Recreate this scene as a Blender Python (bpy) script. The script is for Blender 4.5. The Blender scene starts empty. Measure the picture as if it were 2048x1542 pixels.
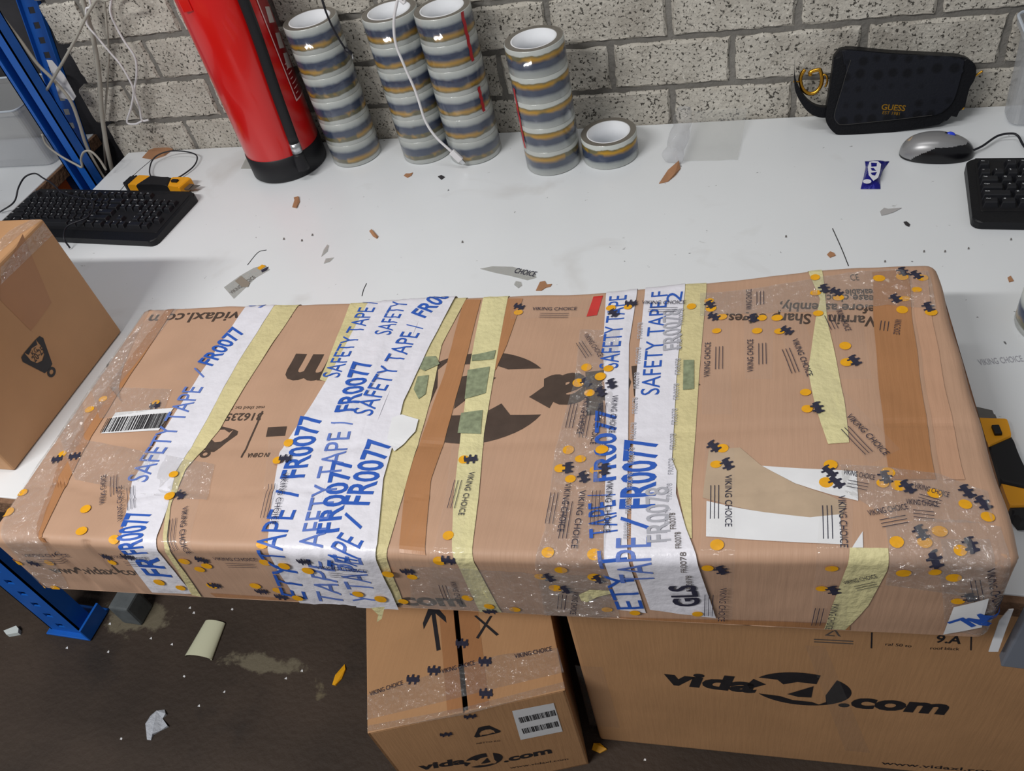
import bpy, bmesh, math, random
from mathutils import Vector, Matrix, noise
from mathutils.bvhtree import BVHTree
from mathutils.geometry import tessellate_polygon
random.seed(7)
scene = bpy.context.scene
COL = scene.collection
TZ = 0.78                                   # height of the table top above the floor
# ---------------------------------------------------------------- camera
YAW, PITCH, ROLL, FPX = 0.411566, 0.778388, -0.2590827, 1645.62
CAM = Vector((0.20325, -1.50203, 0.83846 + TZ))
FW = Vector((-math.sin(YAW)*math.cos(PITCH), math.cos(YAW)*math.cos(PITCH), -math.sin(PITCH)))
_r = FW.cross(Vector((0, 0, 1))).normalized(); _u = _r.cross(FW)
RT = _r*math.cos(ROLL) + _u*math.sin(ROLL)
UP = -_r*math.sin(ROLL) + _u*math.cos(ROLL)
cd = bpy.data.cameras.new('camera'); cam = bpy.data.objects.new('camera', cd); COL.objects.link(cam)
cd.sensor_fit = 'HORIZONTAL'; cd.sensor_width = 36.0; cd.lens = 36.0*FPX/2048.0
cd.clip_start = 0.02; cd.clip_end = 60
m4 = Matrix((RT, UP, -FW)).transposed().to_4x4(); m4.translation = CAM
cam.matrix_world = m4
scene.camera = cam
# ---------------------------------------------------------------- light
vs = scene.view_settings
vs.view_transform = 'Standard'; vs.look = 'None'; vs.gamma = 1.0; vs.use_curve_mapping = False
vs.exposure = -0.23
w = bpy.data.worlds.new('world'); scene.world = w; w.use_nodes = True
w.node_tree.nodes['Background'].inputs[0].default_value = (0.93, 0.96, 1.0, 1)
w.node_tree.nodes['Background'].inputs[1].default_value = 0.27
def area(name, loc, aim, sx, sy, power, color=(1, 1, 1)):
    l = bpy.data.lights.new(name, 'AREA'); l.shape = 'RECTANGLE'; l.size = sx; l.size_y = sy; l.energy = power; l.color = color
    o = bpy.data.objects.new(name, l); COL.objects.link(o); o.location = loc
    o.rotation_euler = (Vector(aim)-Vector(loc)).to_track_quat('-Z', 'Y').to_euler()
    return o
# ceiling tubes of the workshop, 3 m up, facing down: one front left (shadows fall to the right), one over the table (glints on the tape)
area('ceiling_tube_left_offscreen', (-1.35, -2.35, 3.0), (-1.35, -2.35, 0.0), 1.5, 0.15, 92, (1.0, 0.985, 0.96))
area('ceiling_tube_table_offscreen', (-0.35, -0.75, 3.0), (-0.35, -0.75, 0.0), 1.5, 0.15, 13, (1.0, 0.985, 0.96))

# ---------------------------------------------------------------- pixel -> place (table-top metric frame)
def ray(u, v):
    return FW + RT*((u-1024.0)/FPX) - UP*((v-771.0)/FPX)
def bz(u, v, z=0.0):
    d = ray(u, v); t = (z+TZ-CAM.z)/d.z; return CAM + d*t
def by(u, v, y=0.0):
    d = ray(u, v); t = (y-CAM.y)/d.y; return CAM + d*t
def bx(u, v, x=0.0):
    d = ray(u, v); t = (x-CAM.x)/d.x; return CAM + d*t
def bpl(u, v, o, n):
    d = ray(u, v); t = (o-CAM).dot(n)/d.dot(n); return CAM + d*t
def V(x, y, z=0.0):
    return Vector((x, y, z+TZ))

# ---------------------------------------------------------------- materials
def _lin(c):
    return tuple((x/12.92 if x <= 0.04045 else ((x+0.055)/1.055)**2.4) for x in c)
def srgb(r, g, b):
    return _lin((r/255.0, g/255.0, b/255.0))
MATS = {}
def mat(name, col, rough=0.6, spec=0.5, metal=0.0, var=0.0, vscale=30.0, bump=0.0, bscale=60.0, alpha=None, coat=0.0, trans=0.0):
    if name in MATS: return MATS[name]
    m = bpy.data.materials.new(name); m.use_nodes = True; MATS[name] = m
    nt = m.node_tree; b = nt.nodes['Principled BSDF']
    b.inputs['Base Color'].default_value = (*col, 1)
    b.inputs['Roughness'].default_value = rough
    b.inputs['Specular IOR Level'].default_value = spec
    b.inputs['Metallic'].default_value = metal
    b.inputs['Coat Weight'].default_value = coat
    b.inputs['Transmission Weight'].default_value = trans
    if alpha is not None: b.inputs['Alpha'].default_value = alpha
    tc = nt.nodes.new('ShaderNodeTexCoord')
    if var > 0:
        n = nt.nodes.new('ShaderNodeTexNoise'); n.inputs['Scale'].default_value = vscale; n.inputs['Detail'].default_value = 5
        nt.links.new(tc.outputs['Object'], n.inputs['Vector'])
        r = nt.nodes.new('ShaderNodeMapRange'); r.inputs[1].default_value = 0.3; r.inputs[2].default_value = 0.7
        r.inputs[3].default_value = 1-var; r.inputs[4].default_value = 1+var
        nt.links.new(n.outputs['Fac'], r.inputs[0])
        mx = nt.nodes.new('ShaderNodeMix'); mx.data_type = 'RGBA'; mx.blend_type = 'MULTIPLY'; mx.inputs[0].default_value = 1
        mx.inputs[6].default_value = (*col, 1)
        nt.links.new(r.outputs[0], mx.inputs[7]); nt.links.new(mx.outputs[2], b.inputs['Base Color'])
    if bump > 0:
        n2 = nt.nodes.new('ShaderNodeTexNoise'); n2.inputs['Scale'].default_value = bscale; n2.inputs['Detail'].default_value = 4
        nt.links.new(tc.outputs['Object'], n2.inputs['Vector'])
        bp = nt.nodes.new('ShaderNodeBump'); bp.inputs['Strength'].default_value = bump; bp.inputs['Distance'].default_value = 0.01
        nt.links.new(n2.outputs['Fac'], bp.inputs['Height']); nt.links.new(bp.outputs[0], b.inputs['Normal'])
    return m
def film(name, tint=(1, 1, 1), gloss=0.22, rough=0.08, haze=0.0, bump=0.5, bscale=(60, 60, 60)):
    """thin clear plastic: see-through, shiny, slightly milky, wrinkled"""
    m = bpy.data.materials.new(name); m.use_nodes = True; MATS[name] = m
    nt = m.node_tree; nt.nodes.clear()
    out = nt.nodes.new('ShaderNodeOutputMaterial')
    tr = nt.nodes.new('ShaderNodeBsdfTransparent'); tr.inputs[0].default_value = (*tint, 1)
    gl = nt.nodes.new('ShaderNodeBsdfGlossy'); gl.inputs['Roughness'].default_value = rough
    df = nt.nodes.new('ShaderNodeBsdfDiffuse'); df.inputs[0].default_value = (0.75, 0.75, 0.74, 1)
    m1 = nt.nodes.new('ShaderNodeMixShader'); m1.inputs[0].default_value = haze
    nt.links.new(tr.outputs[0], m1.inputs[1]); nt.links.new(df.outputs[0], m1.inputs[2])
    lf = nt.nodes.new('ShaderNodeLayerWeight'); lf.inputs[0].default_value = 0.5
    lw = nt.nodes.new('ShaderNodeMath'); lw.operation = 'POWER'; lw.inputs[1].default_value = 4.0; nt.links.new(lf.outputs['Facing'], lw.inputs[0])
    mr = nt.nodes.new('ShaderNodeMapRange'); mr.inputs[1].default_value = 0.0; mr.inputs[2].default_value = 1.0; mr.inputs[3].default_value = gloss; mr.inputs[4].default_value = 0.35
    nt.links.new(lw.outputs[0], mr.inputs[0])
    m2 = nt.nodes.new('ShaderNodeMixShader')
    nt.links.new(mr.outputs[0], m2.inputs[0]); nt.links.new(m1.outputs[0], m2.inputs[1]); nt.links.new(gl.outputs[0], m2.inputs[2])
    nt.links.new(m2.outputs[0], out.inputs[0])
    tc = nt.nodes.new('ShaderNodeTexCoord'); mp = nt.nodes.new('ShaderNodeMapping'); mp.inputs['Scale'].default_value = bscale
    n = nt.nodes.new('ShaderNodeTexNoise'); n.inputs['Scale'].default_value = 1; n.inputs['Detail'].default_value = 3; n.inputs['Distortion'].default_value = 0.6
    nt.links.new(tc.outputs['Object'], mp.inputs[0]); nt.links.new(mp.outputs[0], n.inputs['Vector'])
    bp = nt.nodes.new('ShaderNodeBump'); bp.inputs['Strength'].default_value = bump; bp.inputs['Distance'].default_value = 0.01
    nt.links.new(n.outputs['Fac'], bp.inputs['Height'])
    nt.links.new(bp.outputs[0], gl.inputs['Normal'])
    return m
def cardboard(name, col, var=0.07, rough=0.55, spec=0.35):
    """kraft board: mottled, with faint flutes showing through"""
    if name in MATS: return MATS[name]
    m = mat(name, col, rough, spec, var=var, vscale=9.0)
    nt = m.node_tree; b = nt.nodes['Principled BSDF']
    tc = nt.nodes.new('ShaderNodeTexCoord')
    n = nt.nodes.new('ShaderNodeTexNoise'); n.inputs['Scale'].default_value = 35; n.inputs['Detail'].default_value = 6
    mp = nt.nodes.new('ShaderNodeMapping'); mp.inputs['Scale'].default_value = (5.0, 0.35, 0.35)
    nt.links.new(tc.outputs['Object'], mp.inputs[0]); nt.links.new(mp.outputs[0], n.inputs['Vector'])
    bp = nt.nodes.new('ShaderNodeBump'); bp.inputs['Strength'].default_value = 0.12; bp.inputs['Distance'].default_value = 0.01
    nt.links.new(n.outputs['Fac'], bp.inputs['Height']); nt.links.new(bp.outputs[0], b.inputs['Normal'])
    return m

# ---------------------------------------------------------------- mesh helpers
def link(name, me, mt, parent=None, smooth=False):
    if mt is not None and not me.materials: me.materials.append(mt)
    if smooth:
        for p in me.polygons: p.use_smooth = True
    o = bpy.data.objects.new(name, me); COL.objects.link(o)
    if parent is not None: o.parent = parent
    return o
def origin_of(root):
    p = Vector((0, 0, 0)); o = root
    while o is not None: p = p + o.location; o = o.parent
    return p
def part(name, verts, faces, mt, root=None, smooth=False, kind=None):
    """mesh from world-space vertices, parented to root (root chains carry no rotation)"""
    off = origin_of(root) if root is not None else Vector((0, 0, 0))
    me = bpy.data.meshes.new(name); me.from_pydata([Vector(v)-off for v in verts], [], faces); me.update()
    o = link(name, me, mt, root, smooth)
    if kind: o['kind'] = kind
    return o
def local(name, vf, mt, root=None, smooth=False, loc=None):
    me = bpy.data.meshes.new(name); me.from_pydata(vf[0], [], vf[1]); me.update()
    o = link(name, me, mt, root, smooth)
    if loc is not None: o.location = loc
    return o
def thing(name, label, cat, loc=(0, 0, 0), rz=0.0, group=None):
    o = bpy.data.objects.new(name, None); COL.objects.link(o); o.empty_display_size = 0.05
    o.location = loc; o.rotation_euler = (0, 0, rz); o['label'] = label; o['category'] = cat
    if group: o['group'] = group
    return o
def tag(o, label, cat, group=None):
    o['label'] = label; o['category'] = cat
    if group: o['group'] = group
    return o
def struct(o):
    o['kind'] = 'structure'; return o
def merge(*vfs):
    V_, F_ = [], []
    for v, f in vfs:
        n = len(V_); V_ += list(v); F_ += [tuple(i+n for i in q) for q in f]
    return V_, F_
def boxvf(x0, x1, y0, y1, z0, z1):
    v = [(x, y, z) for z in (z0, z1) for y in (y0, y1) for x in (x0, x1)]
    return v, [(0, 2, 3, 1), (4, 5, 7, 6), (0, 1, 5, 4), (2, 6, 7, 3), (0, 4, 6, 2), (1, 3, 7, 5)]
def bevbox(x0, x1, y0, y1, z0, z1, b=0.003, seg=2):
    bm = bmesh.new(); v, f = boxvf(x0, x1, y0, y1, z0, z1)
    vs_ = [bm.verts.new(p) for p in v]
    for q in f: bm.faces.new([vs_[i] for i in q])
    bmesh.ops.bevel(bm, geom=bm.edges[:], offset=b, segments=seg, profile=0.6, affect='EDGES')
    return bmvf(bm)
def bmvf(bm):
    bm.verts.index_update(); r = ([tuple(v.co) for v in bm.verts], [tuple(v.index for v in f.verts) for f in bm.faces]); bm.free(); return r
def xf(vf, M):
    return [tuple(M @ Vector(v)) for v in vf[0]], vf[1]
def lathe(prof, n=40, closed=False):
    v, f = [], []; k = len(prof)
    for i in range(n):
        a = 2*math.pi*i/n
        for r, z in prof: v.append((r*math.cos(a), r*math.sin(a), z))
    m_ = k if closed else k-1
    for i in range(n):
        j = (i+1) % n
        for q in range(m_):
            q2 = (q+1) % k
            f.append((i*k+q, j*k+q, j*k+q2, i*k+q2))
    return v, f
def smooth_path(pts, sub=6):
    P = [Vector(p) for p in pts]
    if len(P) < 3: return P
    out = []
    for i in range(len(P)-1):
        p0 = P[i-1] if i > 0 else P[i]*2-P[i+1]; p1, p2 = P[i], P[i+1]; p3 = P[i+2] if i+2 < len(P) else P[i+1]*2-P[i]
        for s in range(sub):
            t = s/sub
            out.append(0.5*((2*p1)+(p2-p0)*t+(2*p0-5*p1+4*p2-p3)*t*t+(3*p1-p0-3*p2+p3)*t**3))
    out.append(P[-1]); return out
def tube(pts, r, n=8, sub=6, rad=None):
    P = smooth_path(pts, sub); v, f = [], []
    t = (P[1]-P[0]).normalized(); nrm = t.orthogonal().normalized()
    for i, p in enumerate(P):
        t2 = (P[min(i+1, len(P)-1)]-P[max(i-1, 0)]).normalized()
        q = t.rotation_difference(t2); nrm = (q @ nrm); nrm = (nrm-t2*nrm.dot(t2)).normalized(); t = t2; b = t.cross(nrm)
        rr = r if rad is None else rad(i/(len(P)-1))
        for k in range(n):
            a = 2*math.pi*k/n; v.append(tuple(p+(nrm*math.cos(a)+b*math.sin(a))*rr))
    for i in range(len(P)-1):
        for k in range(n):
            k2 = (k+1) % n; f.append((i*n+k, i*n+k2, (i+1)*n+k2, (i+1)*n+k))
    f.append(tuple(range(n-1, -1, -1))); f.append(tuple((len(P)-1)*n+k for k in range(n)))
    return v, f
def prism(poly, z0, z1):
    n = len(poly); v = [(x, y, z0) for x, y in poly]+[(x, y, z1) for x, y in poly]
    f = [tuple(range(n-1, -1, -1)), tuple(range(n, 2*n))]+[(i, (i+1) % n, n+(i+1) % n, n+i) for i in range(n)]
    return v, f
def roundrect(x0, x1, y0, y1, r, n=5):
    p = []
    for cx, cy, a0 in ((x1-r, y0+r, -90), (x1-r, y1-r, 0), (x0+r, y1-r, 90), (x0+r, y0+r, 180)):
        for i in range(n+1):
            a = math.radians(a0+90*i/n); p.append((cx+r*math.cos(a), cy+r*math.sin(a)))
    return p
def bevprism(poly, z0, z1, b, seg=2, both=False):
    bm = bmesh.new(); v, f = prism(poly, z0, z1); vs_ = [bm.verts.new(p) for p in v]
    fs = [bm.faces.new([vs_[i] for i in q]) for q in f]
    ed = list(fs[1].edges)+(list(fs[0].edges) if both else [])
    bmesh.ops.bevel(bm, geom=ed, offset=b, segments=seg, profile=0.6, affect='EDGES')
    return bmvf(bm)
# text outlines from the built-in font, cached by string
_TXT = {}
def textvf(s, bold=0.0, shear=0.0, spacing=1.0, res=3):
    """returns verts (x,y) with cap height 1, width W; faces"""
    key = (s, bold, shear, spacing, res)
    if key in _TXT: return _TXT[key]
    c = bpy.data.curves.new('t', 'FONT'); c.body = s; c.size = 1.0; c.offset = bold; c.shear = shear; c.space_character = spacing
    c.resolution_u = res; c.fill_mode = 'FRONT'
    o = bpy.data.objects.new('t', c); COL.objects.link(o)
    dg = bpy.context.evaluated_depsgraph_get(); dg.update()
    me = bpy.data.meshes.new_from_object(o.evaluated_get(dg))
    vs_ = [(v.co.x, v.co.y) for v in me.vertices]; fs = [tuple(p.vertices) for p in me.polygons]
    bpy.data.objects.remove(o); bpy.data.curves.remove(c); bpy.data.meshes.remove(me)
    if vs_:
        x0 = min(v[0] for v in vs_); x1 = max(v[0] for v in vs_); k = 1/0.7
        vs_ = [((x-x0)*k, y*k) for x, y in vs_]; W = (x1-x0)*k
    else: W = 1.0
    _TXT[key] = (vs_, fs, W); return _TXT[key]
def split_long(vs_, fs, mx):
    bm = bmesh.new(); bv = [bm.verts.new((x, y, 0)) for x, y in vs_]
    for q in fs:
        try: bm.faces.new([bv[i] for i in q])
        except ValueError: pass
    bmesh.ops.triangulate(bm, faces=bm.faces[:])
    for _ in range(6):
        ed = [e for e in bm.edges if e.calc_length() > mx]
        if not ed: break
        bmesh.ops.subdivide_edges(bm, edges=ed, cuts=1); bmesh.ops.triangulate(bm, faces=bm.faces[:])
    v, f = bmvf(bm); return [(p[0], p[1]) for p in v], f

class Face:
    """flat face: a runs along ex, b along ey (ey points down the face as seen), n outwards"""
    def __init__(s, o, ex, ey, n=None):
        s.o = Vector(o); s.ex = Vector(ex).normalized(); s.ey = Vector(ey).normalized()
        s.n = (s.ey.cross(s.ex)).normalized() if n is None else Vector(n).normalized()
    def inv(s, px):
        d = bpl(px[0], px[1], s.o, s.n)-s.o; return (d.dot(s.ex), d.dot(s.ey))
    def pt(s, a, b, off=0.0): return s.o+s.ex*a+s.ey*b+s.n*off
    maxlen = 9.0
def resample(pts, n):
    L = [0.0]
    for i in range(1, len(pts)): L.append(L[-1]+math.hypot(pts[i][0]-pts[i-1][0], pts[i][1]-pts[i-1][1]))
    out = []; k = 0
    for i in range(n):
        d = L[-1]*i/(n-1)
        while k < len(L)-2 and L[k+1] < d: k += 1
        t = (d-L[k])/max(L[k+1]-L[k], 1e-9)
        out.append((pts[k][0]+(pts[k+1][0]-pts[k][0])*t, pts[k][1]+(pts[k+1][1]-pts[k][1])*t))
    return out
def stripvf(face, lpx, rpx, off, n=60, m=6, wr=0.0, extend0=0.0, ab=False, seed=0.0):
    L = [p if ab else face.inv(p) for p in lpx]; R_ = [p if ab else face.inv(p) for p in rpx]
    if extend0: L = [(L[0][0], L[0][1]-extend0)]+L; R_ = [(R_[0][0], R_[0][1]-extend0)]+R_
    L = resample(L, n); R_ = resample(R_, n); v, f = [], []
    for i in range(n):
        for j in range(m+1):
            t = j/m; a = L[i][0]*(1-t)+R_[i][0]*t; b = L[i][1]*(1-t)+R_[i][1]*t
            o = off
            if wr: o += wr*max(0, noise.noise(Vector((a*90+seed, b*14, seed))))
            v.append(face.pt(a, b, o))
    for i in range(n-1):
        for j in range(m): f.append((i*(m+1)+j, (i+1)*(m+1)+j, (i+1)*(m+1)+j+1, i*(m+1)+j+1))
    return v, f
def polyvf(face, px, off, ab=False):
    P = [p if ab else face.inv(p) for p in px]
    tris = tessellate_polygon([[Vector((a, b, 0)) for a, b in P]])
    vs_, fs = split_long(P, [tuple(t) for t in tris], face.maxlen)
    return [face.pt(a, b, off) for a, b in vs_], fs
def txt(face, s, A, B, h, off, bold=0.0, shear=0.0, fit=True, ab=False, spacing=1.0, wob=0.0):
    """text from A to B (pixels on the face), cap height h metres"""
    a = A if ab else face.inv(A); b = B if ab else face.inv(B)
    vs_, fs, W = textvf(s, bold, shear, spacing)
    L = math.hypot(b[0]-a[0], b[1]-a[1]); d = ((b[0]-a[0])/L, (b[1]-a[1])/L); u = (d[1], -d[0])
    kx = L/W if fit else h
    P = [(a[0]+d[0]*x*kx+u[0]*y*h, a[1]+d[1]*x*kx+u[1]*y*h) for x, y in vs_]
    fs2 = fs
    if face.maxlen < 1: P, fs2 = split_long(P, fs, face.maxlen)
    return [face.pt(x, y, off(x, y) if callable(off) else off) for x, y in P], fs2
def disc(face, px, r, off, n=14, ab=False, k=1.0):
    a, b = px if ab else face.inv(px)
    v = [face.pt(a, b, off)]+[face.pt(a+r*math.cos(2*math.pi*i/n), b+k*r*math.sin(2*math.pi*i/n), off) for i in range(n)]
    return v, [(0, 1+i, 1+(i+1) % n) for i in range(n)]
def shape(face, polys, c, rot, sx, sy, off, ab=False):
    """polygons in unit coords (x right, y up) placed at c with rotation rot (image sense, clockwise)"""
    a, b = c if ab else face.inv(c); out = []
    for P in polys:
        Q = []
        for x, y in P:
            X, Y = x*sx, -y*sy
            Q.append((a+X*math.cos(rot)-Y*math.sin(rot), b+X*math.sin(rot)+Y*math.cos(rot)))
        out.append(polyvf(face, Q, off, ab=True))
    return merge(*out)
def arc(cx, cy, r, a0, a1, n=12, ry=None):
    ry = r if ry is None else ry
    return [(cx+r*math.cos(math.radians(a0+(a1-a0)*i/n)), cy+ry*math.sin(math.radians(a0+(a1-a0)*i/n))) for i in range(n+1)]
# the round logo of the cartons: dark disc with a cut-out cross and bar
LOGO = [arc(0, 0, 1, 155, 74, 12)+[(0.26, 0.42), (-0.12, 0.42), (-0.38, 0.18), (-0.52, 0.42)],
        [(-1.0, 0.30), (-0.72, 0.05), (-1.02, -0.34), (-1.10, -0.1)],
        [(-0.24, -0.40), (0.22, 0.28), (0.26, -0.44), (0.0, -0.50)],
        arc(0, 0, 1, 52, -66, 16)+[(0.58, -0.62), (0.52, -0.2)],
        arc(0, 0, 1, 215, 300, 12)+[(0.30, -0.72), (-0.1, -0.74), (-0.38, -0.58)]]
# the little horned emblem printed on the clear tape
EMBLEM = [[(-1.0, 0.25), (-0.95, 0.75), (-0.75, 0.7), (-0.7, 0.35), (-0.3, 0.4), (-0.25, 0.9), (0.0, 0.95), (0.05, 0.45), (0.45, 0.45), (0.55, 0.85), (0.8, 0.8), (0.85, 0.2), (1.0, 0.0),
           (0.95, -0.4), (0.6, -0.35), (0.6, -0.8), (0.35, -0.85), (0.3, -0.4), (-0.2, -0.4), (-0.25, -0.9), (-0.5, -0.9), (-0.5, -0.45), (-0.85, -0.45)]]
WEIGHT = [[(-0.35, 1.0), (0.0, 1.08), (0.35, 1.0), (0.9, -0.55), (0.8, -0.8), (0.5, -0.85), (0.5, -0.2), (0.32, 0.2), (0, 0.35), (-0.32, 0.2), (-0.5, -0.2), (-0.5, -0.85), (-0.8, -0.8), (-0.9, -0.55)],
          [(0.5, -0.85), (-0.5, -0.85), (-0.38, -0.55), (0, -0.68), (0.38, -0.55)],
          arc(0, 1.3, 0.3, 250, 70, 8)+arc(0, 1.3, 0.14, 70, 250, 8), arc(0, 1.3, 0.3, 70, -110, 8)+arc(0, 1.3, 0.14, -110, 70, 8)]
def barcode(face, c, ax, w, h, off, n=26, seed=1):
    rnd = random.Random(seed); a, b = face.inv(c); out = []; x = -w/2
    ca, sa = math.cos(ax), math.sin(ax)
    while x < w/2:
        bw = rnd.choice((0.6, 1, 1.6, 2.2))*w/70
        out.append(polyvf(face, [(a+X*ca-Y*sa, b+X*sa+Y*ca) for X, Y in ((x, -h/2), (x+bw, -h/2), (x+bw, h/2), (x, h/2))], off, ab=True))
        x += bw+rnd.choice((0.7, 1.1, 1.8))*w/70
    return merge(*out)

# ================================================================ THE SETTING
def speckled_brick():
    m = bpy.data.materials.new('speckled_brick'); m.use_nodes = True; nt = m.node_tree; b = nt.nodes['Principled BSDF']
    b.inputs['Roughness'].default_value = 0.9; b.inputs['Specular IOR Level'].default_value = 0.2
    tc = nt.nodes.new('ShaderNodeTexCoord'); oi = nt.nodes.new('ShaderNodeObjectInfo')
    add = nt.nodes.new('ShaderNodeVectorMath'); add.operation = 'MULTIPLY_ADD'
    nt.links.new(oi.outputs['Random'], add.inputs[0]); add.inputs[1].default_value = (9, 7, 5); nt.links.new(tc.outputs['Object'], add.inputs[2])
    def vor(scale, lo, hi):
        n = nt.nodes.new('ShaderNodeTexNoise'); n.inputs['Scale'].default_value = scale; n.inputs['Detail'].default_value = 3; n.inputs['Roughness'].default_value = 0.6
        nt.links.new(add.outputs[0], n.inputs['Vector'])
        r = nt.nodes.new('ShaderNodeMapRange'); r.inputs[1].default_value = lo; r.inputs[2].default_value = hi; nt.links.new(n.outputs['Fac'], r.inputs[0]); return n, r
    nb, rb = vor(14, 0.3, 0.7)
    base = nt.nodes.new('ShaderNodeMix'); base.data_type = 'RGBA'; base.inputs[6].default_value = (*srgb(170, 164, 154), 1); base.inputs[7].default_value = (*srgb(204, 199, 189), 1)
    nt.links.new(rb.outputs[0], base.inputs[0])
    n1, r1 = vor(190, 0.565, 0.62)
    d1 = nt.nodes.new('ShaderNodeMix'); d1.data_type = 'RGBA'; nt.links.new(r1.outputs[0], d1.inputs[0]); nt.links.new(base.outputs[2], d1.inputs[6]); d1.inputs[7].default_value = (*srgb(74, 71, 66), 1)
    n2, r2 = vor(120, 0.60, 0.72)
    add2 = nt.nodes.new('ShaderNodeMix'); add2.data_type = 'RGBA'; nt.links.new(r2.outputs[0], add2.inputs[0]); nt.links.new(d1.outputs[2], add2.inputs[6]); add2.inputs[7].default_value = (*srgb(216, 211, 201), 1)
    nt.links.new(add2.outputs[2], b.inputs['Base Color'])
    bp = nt.nodes.new('ShaderNodeBump'); bp.inputs['Strength'].default_value = 0.7; bp.inputs['Distance'].default_value = 0.004
    nt.links.new(n2.outputs['Fac'], bp.inputs['Height']); nt.links.new(bp.outputs[0], b.inputs['Normal'])
    return m
BRICK = speckled_brick()
MORTAR = mat('grey_mortar', srgb(128, 125, 120), 0.9, 0.2, var=0.08, vscale=20, bump=0.4, bscale=90)
DARKWALL = mat('charcoal_panel', srgb(52, 51, 54), 0.8, 0.3, var=0.25, vscale=12, bump=0.3, bscale=30)
# back wall: mortar bed with single speckled bricks standing proud of it; it breaks off ragged at the rack
wall = struct(local('wall_back', boxvf(-1.27, 2.0, 0.006, 0.11, 0.0, 2.2), MORTAR))
BL, BH, BOX, BOZ = 0.2216, 0.0941, 0.0281, 0.1662
def brick_mesh(seed, L, H):
    rnd = random.Random(seed); per = []
    hx, hz, j = L/2, H/2, 0.0022
    nx, nz = 14, 6
    for i in range(nx): per.append((-hx+2*hx*i/nx, -hz))
    for i in range(nz): per.append((hx, -hz+2*hz*i/nz))
    for i in range(nx): per.append((hx-2*hx*i/nx, hz))
    for i in range(nz): per.append((-hx, hz-2*hz*i/nz))
    back = [(x+rnd.uniform(-j, j)*.4, 0.03, z+rnd.uniform(-j, j)*.4) for x, z in per]
    mid = [(x+rnd.uniform(-j, j), 0.004+rnd.uniform(0, .002), z+rnd.uniform(-j, j)) for x, z in per]
    fr = [(x*0.962+rnd.uniform(-j, j), rnd.uniform(-.0012, .0008), z*0.915+rnd.uniform(-j, j)*.8) for x, z in per]
    n = len(per); v = back+mid+fr; f = []
    for a in (0, n):
        for i in range(n):
            k = (i+1) % n; f.append((a+i, a+k, a+n+k, a+n+i))
    f.append(tuple(range(2*n, 3*n)))
    me = bpy.data.meshes.new('brick'); me.from_pydata(v, [], f); me.materials.append(BRICK); return me
full = [brick_mesh(i, BL-0.011, BH-0.011) for i in range(6)]
for row in range(-9, 8):
    zc = BOZ+TZ+BH*(row+0.5)                                # row 0 sits on the joint through BOZ
    if zc < 0.03: continue
    if row < -3 : continue
    offx = 0.0 if row % 2 == 0 else 0.5
    for k in range(-7, 7):
        xc = BOX+BL*(k+0.5+offx)
        x0, x1 = xc-BL/2+0.0055, xc+BL/2-0.0055
        edge = -1.285-0.03*noise.noise(Vector((row*1.7, 3.3, 0)))-0.02*(row % 2)
        if x1 < edge+0.03: continue
        if x0 < edge:
            me = brick_mesh(100+row, x1-edge, BH-0.011); xc = (x1+edge)/2
        else: me = full[(row*5+k*3) % 6]
        o = bpy.data.objects.new('brick', me); COL.objects.link(o); o.location = (xc, 0, zc); o.parent = wall
struct(local('wall_left', boxvf(-3.2, -1.27, 0.14, 0.2, 0.0, 2.2), DARKWALL))
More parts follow.
